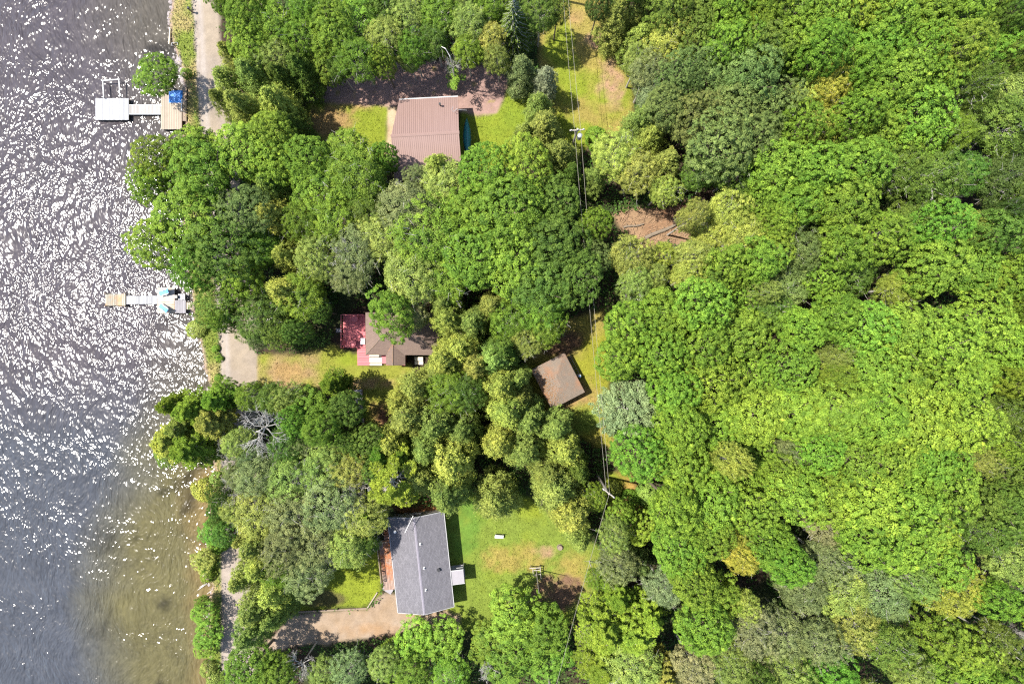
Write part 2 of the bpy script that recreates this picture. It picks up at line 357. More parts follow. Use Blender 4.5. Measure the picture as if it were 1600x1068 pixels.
CX = (GX[:-1, :-1] + GX[1:, 1:]) / 2; CY = (GY[:-1, :-1] + GY[1:, 1:]) / 2
CPX = 800 + CX / H * F; CPY = 534 - CY / H * F
def patch(name, mask, dz, mat, label, cat):
    f = grid_faces(nx, ny, mask); ids = np.unique(f); rm = np.full(len(V), -1); rm[ids] = np.arange(len(ids))
    v = V[ids].copy(); v[:, 2] += dz
    tag(obj(name, mesh_np(name, v, rm[f], mat, colr=GC.reshape(-1, 3)[ids], smooth=True)), label, cat, kind='structure')
def zmask(nm, grow=0): return poly_sd(CPX, CPY, Z[nm]) + (fbm(CX, CY, 1.6, 11) - .5) * 14 < grow
road_m = (road_sd(CPX, CPY) + (fbm(CX, CY, 1.0, 31) - .5) * 5 < 0) & (np.abs(CPY - 534) < 700)
patch('road', road_m, .008, M_gravel, 'narrow gravel lane running along the lake shore', 'road')
gm = {}
for nm, lb in (('driveway_a', 'mauve gravel driveway above the metal roofed cottage'), ('driveway_d', 'tan gravel driveway below the grey roofed cottage'), ('path_a', 'pale narrow path left of the metal roofed cottage')):
    gm[nm] = zmask(nm, 1) & ~road_m
    patch('driveway' if 'drive' in nm else 'path', gm[nm], .008 if 'drive' in nm else .012, M_gravel, lb, 'driveway' if 'drive' in nm else 'path')
grav = gm['driveway_a'] | gm['driveway_d'] | gm['path_a'] | road_m
lawn_m = np.zeros_like(grav)
for nm, lb in (('lawn_a_left', 'small patchy lawn left of the metal roofed cottage'), ('lawn_a_right', 'green lawn right of the metal roofed cottage'), ('corridor', 'dry yellow grass strip under the power lines'), ('mid_yard', 'orange brown patchy yard below the red deck'), ('shed_yard', 'yellow grass beside the small brown roofed cabin'), ('lawn_d', 'large lawn right of the grey roofed cottage'), ('lawn_d_left', 'bright lawn left of the grey roofed cottage'), ('verge', 'weedy yellow verge right of the lower utility pole')):
    mk = zmask(nm, 2) & ~grav & ~lawn_m
    lawn_m |= mk
    patch('lawn', mk, .004, M_grassy, lb, 'lawn')

# ------------------------------------------------------------------ lake
def water_mat():
    m, ns, ls, pb = new_mat('lake_water')
    at = N(ns, 'ShaderNodeAttribute', attribute_name='tint'); tc = N(ns, 'ShaderNodeTexCoord')
    mp = N(ns, 'ShaderNodeMapping'); mp.inputs['Rotation'].default_value = (0, 0, math.radians(32)); mp.inputs['Scale'].default_value = (1.0, .55, 1)
    nw = N(ns, 'ShaderNodeTexNoise', i_Scale=.12, i_Detail=1.0); ls.new(tc.outputs['Object'], nw.inputs['Vector'])
    vm = N(ns, 'ShaderNodeVectorMath', operation='SCALE'); vm.inputs['Scale'].default_value = 5.0; ls.new(nw.outputs['Color'], vm.inputs[0])
    va = N(ns, 'ShaderNodeVectorMath', operation='ADD'); ls.new(tc.outputs['Object'], va.inputs[0]); ls.new(vm.outputs[0], va.inputs[1]); ls.new(va.outputs[0], mp.inputs[0])
    a = N(ns, 'ShaderNodeTexNoise', i_Scale=1.65, i_Detail=0.0, i_Roughness=.5); ls.new(mp.outputs[0], a.inputs['Vector'])
    b = N(ns, 'ShaderNodeTexNoise', i_Scale=4.4, i_Detail=0.0, i_Roughness=.6); ls.new(mp.outputs[0], b.inputs['Vector'])
    h = mathn(ns, ls, 'MULTIPLY_ADD', a.outputs[0], 1.1, mathn(ns, ls, 'MULTIPLY', b.outputs[0], .55))
    ng = N(ns, 'ShaderNodeTexNoise', i_Scale=.16, i_Detail=3.0, i_Roughness=.6); ls.new(tc.outputs['Object'], ng.inputs['Vector'])
    h = mathn(ns, ls, 'MULTIPLY', h, mathn(ns, ls, 'MULTIPLY_ADD', ng.outputs[0], 1.5, .25))
    bp = N(ns, 'ShaderNodeBump', i_Strength=1.0, i_Distance=.125); ls.new(h, bp.inputs['Height']); ls.new(bp.outputs[0], pb.inputs['Normal'])
    # mottled lake bed seen through the water
    n = N(ns, 'ShaderNodeTexNoise', i_Scale=.35, i_Detail=6.0, i_Roughness=.7); ls.new(tc.outputs['Object'], n.inputs['Vector'])
    n2 = N(ns, 'ShaderNodeTexNoise', i_Scale=3.2, i_Detail=4.0, i_Roughness=.7); ls.new(mp.outputs[0], n2.inputs['Vector'])
    v = mathn(ns, ls, 'ADD', mathn(ns, ls, 'MULTIPLY', n.outputs[0], 1.0), mathn(ns, ls, 'MULTIPLY_ADD', n2.outputs[0], 1.0, .02))
    s_ = N(ns, 'ShaderNodeVectorMath', operation='SCALE'); ls.new(at.outputs['Color'], s_.inputs[0]); ls.new(v, s_.inputs['Scale'])
    ls.new(s_.outputs[0], pb.inputs['Base Color']); pb.inputs['Roughness'].default_value = .14; pb.inputs['IOR'].default_value = 1.33
    return m
wx = axis(-75, -22, .5, 1200); wx = wx[wx < -20]; wy = axis(-50, 50, .5, 1200)
WX, WY = np.meshgrid(wx, wy); WPX = 800 + WX / H * F; WPY = 534 - WY / H * F
dist = -shore_sd(WPX, WPY)
deep = np.array((.050, .043, .047)); blue = np.array((.044, .047, .054)); olive = np.array((.078, .068, .028)); sand = np.array((.125, .088, .032))
edge = np.interp(WPY, [-100, 0, 100, 250, 500, 650, 760, 850, 950, 1068, 1200], [110, 105, 90, 40, 25, 80, 120, 170, 180, 150, 130])
q = dist + (fbm(WX, WY, 6, 61) - .5) * 60
w_ol = np.clip((edge + 55 - q) / 110, 0, 1)[..., None]
low = np.clip((WPY - 560) / 140, 0, 1)
w_sa = (np.clip((48 - q) / 45, 0, 1) * np.clip((WPY - 640) / 110, 0, 1))[..., None]
WC = deep * (1 - low[..., None]) + blue * low[..., None]
WC = WC * (1 - w_ol) + (olive * low[..., None] + np.array((.062, .054, .042)) * (1 - low[..., None])) * w_ol
WC = WC * (1 - w_sa) + sand * w_sa
blot = np.clip((fbm(WX, WY, 3.2, 71) - .62) * 9, 0, 1)[..., None] * w_ol
WC = WC * (1 - .6 * blot)
WV = np.stack([WX, WY, np.full_like(WX, WATER_Z)], -1).reshape(-1, 3)
tag(obj('lake_water', mesh_np('lake_water', WV, grid_faces(len(wx), len(wy)), water_mat(), colr=WC.reshape(-1, 3))), 'rippled lake water glittering in the sun', 'water', kind='structure')

# ------------------------------------------------------------------ foliage geometry
def quads(pos, nor, size, asp, tone, rg, roll=None):
    """leaf quads: centre, normal, length, width ratio"""
    n = len(pos); nor = nor / (np.linalg.norm(nor, axis=1, keepdims=True) + 1e-9)
    r = rg.normal(size=(n, 3)) if roll is None else roll
    u = r - nor * np.sum(r * nor, 1, keepdims=True); u /= np.linalg.norm(u, axis=1, keepdims=True) + 1e-9
    w = np.cross(nor, u); u = u * (size * .5)[:, None]; w = w * (size * asp * .5)[:, None]
    bend = nor * (size * .12)[:, None]
    v = np.stack([pos - u, pos + w * .9 - bend - u * .1, pos + u, pos - w * .9 - bend - u * .1], 1).reshape(-1, 3)
    f = np.arange(4 * n).reshape(-1, 4)
    return v, f, tone
def merge(parts):
    vs = []; fs = []; ts = []; b = 0
    for v, f, t in parts: vs.append(v); fs.append(f + b); ts.append(t); b += len(v)
    return np.concatenate(vs), np.concatenate(fs), np.concatenate(ts)
def sphere_dirs(n, rg, zmin=-.35):
    """roughly even directions over a cap"""
    i = np.arange(n) + .5; z = 1 - (1 - zmin) * i / n; a = i * 2.39996 + rg.random() * 6
    z = z + rg.normal(size=n) * .04; z = np.clip(z, -1, 1); a = a + rg.normal(size=n) * .18
    r = np.sqrt(1 - z * z); return np.stack([r * np.cos(a), r * np.sin(a), z], 1)
def puffs(cen, axis_d, rad, nleaf, lsize, asp, rg, flat=.62, fill=.25, tvar=.25):
    """clumps of leaves: each a small dome facing axis_d"""
    k = len(cen); idx = np.repeat(np.arange(k), nleaf); n = len(idx)
    d = rg.normal(size=(n, 3)); d /= np.linalg.norm(d, axis=1, keepdims=True)
    ax = axis_d[idx]; s = np.sum(d * ax, 1, keepdims=True); d = np.where(s < -.15, d - 2 * s * ax, d)
    rr = 1 - fill * rg.random(n) ** 1.5
    lob = 1 + .22 * np.sin(d[:, 0] * 7 + idx * 1.7) * np.sin(d[:, 1] * 6 + idx)
    s = np.sum(d * ax, 1, keepdims=True)
    off = (d - ax * s * (1 - flat)) * (rad[idx] * rr * lob)[:, None]
    pos = cen[idx] + off
    nor = d * .7 + ax * .5 + rg.normal(size=(n, 3)) * .42 + np.array([0, 0, .25])
    size = lsize * (.7 + .6 * rg.random(n))
    tone = np.clip(.5 + rg.normal(size=k)[idx] * tvar * .5 + rg.normal(size=n) * tvar * .6, 0, 1)
    return quads(pos, nor, size, asp, tone, rg)
def lumpy(d, rg, amp=.16, k=5):
    r = np.ones(len(d))
    for _ in range(k):
        c = rg.normal(size=3); c /= np.linalg.norm(c); r += amp * rg.normal() * np.exp(-((1 - d @ c) / .22))
    return np.clip(r, .7, 1.35)
def limb_mb(ends, base, r0, rg, mb=None, tw=False, rt=.25):
    mb = mb or MB()
    for e in ends:
        e = np.array(e); m_ = (base + e) / 2 + rg.normal(size=3) * .18 * np.linalg.norm(e - base) * .5; m_[2] += .1
        mb.tube([base, base * .6 + m_ * .4 + rg.normal(size=3) * .05, m_, e], [r0, r0 * .75, r0 * .5, r0 * rt], 5)
    return mb
PROTO = {}
def trunk_mb(h, r, lean=0.0, n=7):
    mb = MB(); pts = [(math.sin(i * 1.3) * .12 * i / n + lean * i / n, math.cos(i * 1.1) * .1 * i / n, -.3 + (h + .3) * i / n) for i in range(n + 1)]
    mb.tube(pts, [r * (1.25 - .95 * i / n) for i in range(n + 1)], 7); return mb
def lobes(d, rg, n, depth, keep=.93):
    """branch masses: radial factor with creases between n lobe centres, and a mask dropping clumps deep in the creases"""
    c = sphere_dirs(n, rg, -.5); c = c + rg.normal(size=c.shape) * .12; c /= np.linalg.norm(c, axis=1, keepdims=True)
    dd = np.sort(np.linalg.norm(d[:, None] - c[None], axis=2), axis=1); e = np.clip((dd[:, 1] - dd[:, 0]) / .22, 0, 1)
    up = rg.normal(size=n)[np.argmin(np.linalg.norm(d[:, None] - c[None], axis=2), axis=1)]
    return 1 - depth * (1 - e ** .6) + up * depth * .45, (e > .12) | (rg.random(len(d)) < .35)
def proto_broad(seed, R=3.5, hh=13.0, np_=500, nl=46, pr=.285, ls=.13, flat=.5, barkm=None, amp=.12, zsq=1.0, tv=.34, zmin=-.75, nlobe=24, depth=.14):
    rg = np.random.default_rng(seed); cz = hh - R * zsq * 1.0
    d = sphere_dirs(np_, rg, zmin); L = lumpy(d, rg, amp, 7); lf, keep = lobes(d, rg, nlobe, depth)
    jit = 1 + rg.normal(size=np_) * .045
    keep &= rg.random(np_) < .86; d = d[keep]; L = (L * lf * jit)[keep]; k = len(d)
    cen = d * np.array([R - pr * .5, R - pr * .5, R * zsq - pr * .3]) * L[:, None] + [0, 0, cz]
    ax = d * .6 + np.array([0, 0, .65]) + rg.normal(size=d.shape) * .15; ax /= np.linalg.norm(ax, axis=1, keepdims=True)
    rad = pr * (.6 + .7 * rg.random(k))
    parts = [puffs(cen, ax, rad, nl, ls, .85, rg, flat=flat, tvar=tv)]
    q_ = rg.choice(k, k // 5); parts.append(puffs(cen[q_] * .72 + np.array([0, 0, cz * .28]) + rg.normal(size=(len(q_), 3)) * .2, ax[q_], np.full(len(q_), pr * 1.1), nl // 2, ls * 1.2, .85, rg, flat=.6, tvar=tv))
    d2 = sphere_dirs(20, rg, -.8)
    parts.append(puffs(d2 * np.array([R, R, R * zsq]) * .5 + [0, 0, cz], d2, np.full(20, .95), 90, ls * 1.7, .85, rg, flat=.7, tvar=tv))
    v, f, t = merge(parts)
    crown = mesh_np('crown', v, f, M_leaf, tone=t)
    mb = trunk_mb(cz, .22); limb_mb(cen[::30] * .93 + np.array([0, 0, cz * .07]), np.array([0, 0, cz * .72]), .09, rg, mb)
    return dict(parts=[('crown', crown, True), ('trunk', mb.mesh('trunk', barkm or M_bark), False)], R=R, h=hh, zc=cz)
def proto_fine(seed, R=3.0, hh=12.0, twigs=26, ls=.115, nl=56, np_=400, amp=.22, zsq=1.0, stretch=1.0):
    """fine leaved birch / ash / oak with pale twigs showing"""
    rg = np.random.default_rng(seed); cz = hh - R * zsq
    d = sphere_dirs(np_, rg, -.75); L = lumpy(d, rg, amp, 9) * (1 + rg.normal(size=np_) * .10)
    pr = .36; lf, keep = lobes(d, rg, 16, .16); L = L * lf; d = d[keep]; L = L[keep]; np_ = len(d)
    cen = d * np.array([R - .3, R - .3, R * zsq - .2]) * L[:, None] + [0, 0, cz]
    ax = d * .6 + np.array([0, 0, .5]) + rg.normal(size=(np_, 3)) * .2; ax /= np.linalg.norm(ax, axis=1, keepdims=True)
    rad = pr * (.6 + .7 * rg.random(np_))
    parts = [puffs(cen, ax, rad, nl, ls, .7, rg, flat=.6, fill=.6, tvar=.34)]
    d2 = sphere_dirs(40, rg, -.6); parts.append(puffs(d2 * np.array([R, R, R * zsq]) * .65 + [0, 0, cz], d2, np.full(40, .8), 90, ls * 1.4, .7, rg, tvar=.3))
    v, f, t = merge(parts); crown = mesh_np('crown', v, f, M_leaf, tone=t)
    mb = trunk_mb(cz, .17); limb_mb(cen[::24] * .95 + np.array([0, 0, cz * .05]), np.array([0, 0, cz * .75]), .07, rg, mb)
    for i in rg.choice(np_, min(twigs, np_), replace=False):
        c = cen[i]; o = d[i]
        for _ in range(2):
            e = c + o * (.35 + .25 * rg.random()) + rg.normal(size=3) * .3; mb.tube([c - o * .9 + rg.normal(size=3) * .1, c + rg.normal(size=3) * .1, e], [.018, .013, .007], 3)
    return dict(parts=[('crown', crown, True), ('trunk', mb.mesh('trunk', M_pale), False)], R=R, h=hh, zc=cz)
def proto_cedar(seed, R=2.1, hh=10.5, np_=420, nl=42, ls=.14):
    rg = np.random.default_rng(seed); i = np.arange(np_) + .5; t = (i / np_) ** .8      # 0 top, 1 base
    t = np.clip(t + rg.normal(size=np_) * .02, .01, 1)
    a = i * 2.39996 + rg.normal(size=np_) * .25
    prof = R * np.clip((np.sin(np.clip(t * 1.25, 0, 1.25) ** .72 * math.pi / 2 / 1.1)), .03, 1) * (1 - .35 * np.clip(t - .75, 0, 1) * 4 * .5)
    lob = 1 + .13 * np.sin(a * 3 + seed) + .10 * np.sin(a * 5 + t * 9) + rg.normal(size=np_) * .13
    r = prof * lob; z = hh - .3 - t * (hh - 1.1)
    cen = np.stack([r * np.cos(a), r * np.sin(a), z], 1)
    d = np.stack([np.cos(a), np.sin(a), .75 + 0 * a], 1); d /= np.linalg.norm(d, axis=1, keepdims=True)
    rad = .27 * (.65 + .7 * rg.random(np_)) * (.6 + .5 * np.clip(t * 2, 0, 1))
    k = np.repeat(np.arange(np_), nl); n = len(k)
    g = rg.normal(size=(n, 3)) * np.array([.5, .5, .6]) * rad[k][:, None]
    pos = cen[k] + g; nor = d[k] * .5 + np.array([0, 0, .35]) + rg.normal(size=(n, 3)) * .5
    roll = d[k] * .8 + np.array([0, 0, .5]) + rg.normal(size=(n, 3)) * .35
    tn = np.clip(.5 + rg.normal(size=np_)[k] * .22 + rg.normal(size=n) * .2, 0, 1)
    parts = [quads(pos, nor, ls * (.8 + .8 * rg.random(n)), .5, tn, rg, roll)]
    kk = rg.random(2600); aa = rg.random(2600) * 6.28; tt = kk * .95 + .03   # dark inner foliage
    rr = R * .6 * np.sin(np.clip(tt, 0, 1) ** .7 * 1.4); pz = hh - .5 - tt * (hh - 1.3)
    pp = np.stack([rr * np.cos(aa), rr * np.sin(aa), pz], 1); parts.append(quads(pp, np.stack([np.cos(aa), np.sin(aa), .5 + 0 * aa], 1) + rg.normal(size=(2600, 3)) * .4, np.full(2600, .3), .7, rg.random(2600), rg))
    v, f, tt_ = merge(parts); crown = mesh_np('crown', v, f, M_leaf, tone=tt_)
    mb = trunk_mb(hh * .85, .17)
    for j in range(0, np_, 14): mb.tube([(0, 0, cen[j][2] - .3), tuple(cen[j])], [.04, .015], 4)
    return dict(parts=[('crown', crown, True), ('trunk', mb.mesh('trunk', M_bark), False)], R=R, h=hh, zc=hh * .62)
def proto_pine(seed, R=3.3, hh=13.0, tiers=8, per=8, start=.25):
    rg = np.random.default_rng(seed); parts = []; mb = trunk_mb(hh * .97, .2)
    pos = []; rolls = []; cidx = []; c = 0
    for ti in range(tiers):
        f = ti / (tiers - 1); zt = hh * (.97 - .55 * f); Rt = R * (.25 + .75 * min(1, f * 1.5)) * (1 - .12 * rg.random())
        for b in range(per):
            a = 2 * math.pi * (b + .5 * (ti % 2)) / per + rg.normal() * .2; L = Rt * (.75 + .35 * rg.random())
            e = np.array([math.cos(a) * L, math.sin(a) * L, zt + .12 * L * (1 - f) + .25]); s0 = np.array([0, 0, zt - .15])
            mb.tube([s0, s0 * .5 + e * .5 + [0, 0, -.05 * L], e], [.05, .035, .012], 4)
            for q_ in np.linspace(start, 1.0, 9):
                side = np.array([-math.sin(a), math.cos(a), 0])
                for sgn in ((-1, 0, 1) if q_ < .95 else (0,)):
                    p = s0 + (e - s0) * q_ + side * sgn * L * .17 * (1 - abs(q_ - .65)) + rg.normal(size=3) * .05
                    if sgn: mb.tube([s0 + (e - s0) * (q_ - .08), p], [.014, .008], 3)
                    m_ = 46; g = rg.normal(size=(m_, 3)); g /= np.linalg.norm(g, axis=1, keepdims=True)
                    g = g + (e - s0) / L * .9 + np.array([0, 0, .4]); g /= np.linalg.norm(g, axis=1, keepdims=True)
                    pos.append(p + g * (.16 * (.5 + rg.random((m_, 1))))); rolls.append(g); cidx += [c] * m_; c += 1
    pos = np.concatenate(pos); rolls = np.concatenate(rolls); ct = rg.normal(size=c)[cidx] * .14; n = len(pos)
    nor = rg.normal(size=(n, 3)) + np.array([0, 0, .9])
    v, f, t = quads(pos, nor, .2 * (.8 + .5 * rg.random(n)), .28, np.clip(.5 + ct + rg.normal(size=n) * .15, 0, 1), rg, rolls)
    return dict(parts=[('crown', mesh_np('crown', v, f, M_leaf, tone=t), True), ('trunk', mb.mesh('trunk', M_pole), False)], R=R, h=hh, zc=hh * .72)
def proto_spruce(seed, R=2.0, hh=12.0):
    rg = np.random.default_rng(seed); pos = []; rolls = []; tn = []; mb = trunk_mb(hh * .98, .15)
    for ti in range(22):
        f = (ti + .5) / 22; zt = hh * (1 - .88 * f); Rt = R * (.06 + .94 * f ** .85); per = int(7 + 9 * f)
        for b in range(per):
            a = 2 * math.pi * (b + rg.random() * .5) / per + ti; L = Rt * (.82 + .3 * rg.random()); ca, sa = math.cos(a), math.sin(a)
            e = np.array([ca * L, sa * L, zt - .22 * L]); s0 = np.array([0, 0, zt]); mb.tube([s0, e], [.03, .01], 3)
            m_ = int(26 + 60 * f); q_ = rg.random(m_) ** .7; w = (rg.random(m_) - .5) * (1 - q_ * .6) * L * .5
            p = s0 + (e - s0) * q_[:, None] + np.stack([-sa * w, ca * w, -abs(w) * .25 - rg.random(m_) * .08], 1)
            pos.append(p); rolls.append(np.stack([ca - sa * np.sign(w) * .8, sa + ca * np.sign(w) * .8, -.15 + 0 * w], 1)); tn.append(np.clip(.5 + rg.normal() * .12 + rg.normal(size=m_) * .2, 0, 1))
    pos = np.concatenate(pos); rolls = np.concatenate(rolls); tn = np.concatenate(tn); n = len(pos)
    v, f, t = quads(pos, np.array([0, 0, 1.]) + rg.normal(size=(n, 3)) * .45, .19 * (.8 + .5 * rg.random(n)), .4, tn, rg, rolls + rg.normal(size=(n, 3)) * .2)
    return dict(parts=[('crown', mesh_np('crown', v, f, M_leaf, tone=t), True), ('trunk', mb.mesh('trunk', M_pale), False)], R=R, h=hh, zc=hh * .6)
def proto_silver(seed, R=3.0, hh=11.0, np_=260):
    rg = np.random.default_rng(seed); cz = hh - R * .9; d = sphere_dirs(np_, rg, -.3); L = lumpy(d, rg, .12, 6) * (1 + rg.normal(size=np_) * .1)
    cen = d * np.array([R, R, R * .9]) * L[:, None] + [0, 0, cz]; nl = 130; k = np.repeat(np.arange(np_), nl); n = len(k)
    q_ = rg.random(n); pos = cen[k] - d[k] * (q_ * .8)[:, None] + rg.normal(size=(n, 3)) * (.07 + .10 * q_)[:, None]
    v, f, t = merge([quads(pos, d[k] * .3 + rg.normal(size=(n, 3)) * .6 + np.array([0, 0, .4]), .16 * (.7 + .6 * rg.random(n)), .6, np.clip(.5 + rg.normal(size=np_)[k] * .12 + rg.normal(size=n) * .2, 0, 1), rg, d[k] + rg.normal(size=(n, 3)) * .5)])
    mb = trunk_mb(cz, .2); limb_mb(cen[::6] * .9 + np.array([0, 0, cz * .1]), np.array([0, 0, cz * .8]), .06, rg, mb)
    return dict(parts=[('crown', mesh_np('crown', v, f, M_leaf, tone=t), True), ('trunk', mb.mesh('trunk', M_pale), False)], R=R, h=hh, zc=cz)
def proto_dead(seed, R=2.6, hh=12.0, gen=5):
    rg = np.random.default_rng(seed); mb = trunk_mb(hh * .55, .16); crown = MB()
    def grow(p, d, L, r, g):
        m_ = p + d * L * .5 + rg.normal(size=3) * L * .07; e = p + d * L + rg.normal(size=3) * L * .08
        crown.tube([p, m_, e], [r, r * .8, r * .6], 4 if g < 3 else 3, cap=False)
        if g >= gen: return
        for _ in range(2 if g == 0 else int(rg.integers(2, 4))):
            nd = d * .9 + rg.normal(size=3) * .55; nd[2] = nd[2] * .75 + .1; nd /= np.linalg.norm(nd); grow(e if rg.random() < .7 else m_, nd, L * (.68 + .2 * rg.random()), max(r * .66, .013), g + 1)
    for b in range(6):
        a = b * 1.047 + rg.normal() * .3; d = np.array([math.cos(a), math.sin(a), .55]); d /= np.linalg.norm(d); grow(np.array([0, 0, hh * .5]), d, R * .42, .09, 0)
    me = crown.mesh('crown', M_pale); co = np.zeros(len(me.vertices) * 3); me.vertices.foreach_get('co', co); mr = np.percentile(np.hypot(co[0::3], co[1::3]), 92)
    return dict(parts=[('branches', me, False), ('trunk', mb.mesh('trunk', M_pale), False)], R=mr, h=hh, zc=hh * .64)
def proto_shrub(seed, R=1.2, hh=1.7):
    rg = np.random.default_rng(seed); d = sphere_dirs(34, rg, -.1); L = lumpy(d, rg, .25, 6)
    cen = d * np.array([R - .25, R - .25, hh - .55]) * L[:, None] + [0, 0, .25]
    v, f, t = puffs(cen, d, .36 * (.7 + .6 * rg.random(34)), 110, .12, .7, rg, fill=.5, tvar=.34)
    mb = MB(); [mb.tube([(0, 0, -.2), tuple(c * .5), tuple(c * .92)], [.03, .02, .01], 4) for c in cen[::4]]
    return dict(parts=[('foliage', mesh_np('foliage', v, f, M_leaf, tone=t), True), ('stem', mb.mesh('stem', M_bark), False)], R=R, h=hh, zc=.8)
PROTO['m'] = [proto_broad(11), proto_broad(12, pr=.35, np_=360, nl=66, nlobe=16, depth=.2), proto_broad(13, pr=.24, np_=640, nl=36, nlobe=34, ls=.115), proto_broad(14, nlobe=12, depth=.24, amp=.2), proto_broad(15, pr=.31, np_=430, nl=56, nlobe=28, depth=.18, ls=.15), proto_broad(19, pr=.27, np_=520, amp=.25, nlobe=18, depth=.1)]
PROTO['k'] = [proto_broad(s, np_=330, nl=70, pr=.37, amp=.25, depth=.3, nlobe=16, ls=.14, zsq=1.2) for s in (16, 17, 18)]      # looser clumps, dark gaps
PROTO['b'] = [proto_fine(s) for s in (21, 22, 23, 24)]
PROTO['c'] = [proto_cedar(s) for s in (31, 32, 33, 34)]
PROTO['p'] = [proto_pine(s) for s in (41, 42)]
PROTO['s'] = [proto_spruce(s) for s in (51, 52)]
PROTO['w'] = [proto_silver(61)]
PROTO['x'] = [proto_dead(s) for s in (71, 72, 73)]
PROTO['u'] = [proto_shrub(s) for s in (81, 82, 83)]
PROTO['q'] = [proto_pine(43, R=3.3, tiers=5, per=7, start=.45)]                                     # open pine with bare inner limbs
for L_ in PROTO.values():
    for pr in L_:
        me = pr['parts'][0][1]; co = np.zeros(len(me.vertices) * 3); me.vertices.foreach_get('co', co); pr['R'] = float(np.percentile(np.hypot(co[0::3], co[1::3]), 97.5))
COLS = {'L': (.170, .272, .028), 'l': (.150, .245, .026), 'G': (.128, .208, .021), 'V': (.112, .208, .021), 'D': (.095, .152, .022), 'd': (.112, .160, .040),
        'O': (.225, .278, .055), 'Y': (.300, .350, .060), 'A': (.29, .32, .045), 'S': (.165, .205, .068), 'T': (.20, .21, .085), 'W': (.25, .285, .12), 'K': (.060, .105, .020), 'Z': (.25, .26, .14)}
CW = {'L': 'lime green', 'l': 'light green', 'G': 'mid green', 'V': 'vivid green', 'D': 'deep green', 'd': 'dull dark green', 'O': 'olive green', 'Y': 'yellow green', 'A': 'yellow', 'S': 'sage green', 'T': 'tan green', 'W': 'silvery green', 'K': 'very dark green', 'Z': 'pale silver'}
KW = {'m': ('maple_tree', 'maple', 'maples'), 'k': ('maple_tree', 'loose clumped maple', 'maples'), 'b': ('birch_tree', 'fine leaved tree', 'fine leaved trees'), 'c': ('cedar_tree', 'cedar', 'cedars'), 'p': ('pine_tree', 'pine', 'pines'), 'q': ('pine_tree', 'open pine with bare inner limbs', 'pines'),
      's': ('spruce_tree', 'pointed spruce', 'spruces'), 'w': ('silver_maple_tree', 'soft round tree', 'silvery trees'), 'x': ('dead_tree', 'bare dead tree', 'dead trees'), 'u': ('shrub', 'shrub', 'shrubs')}
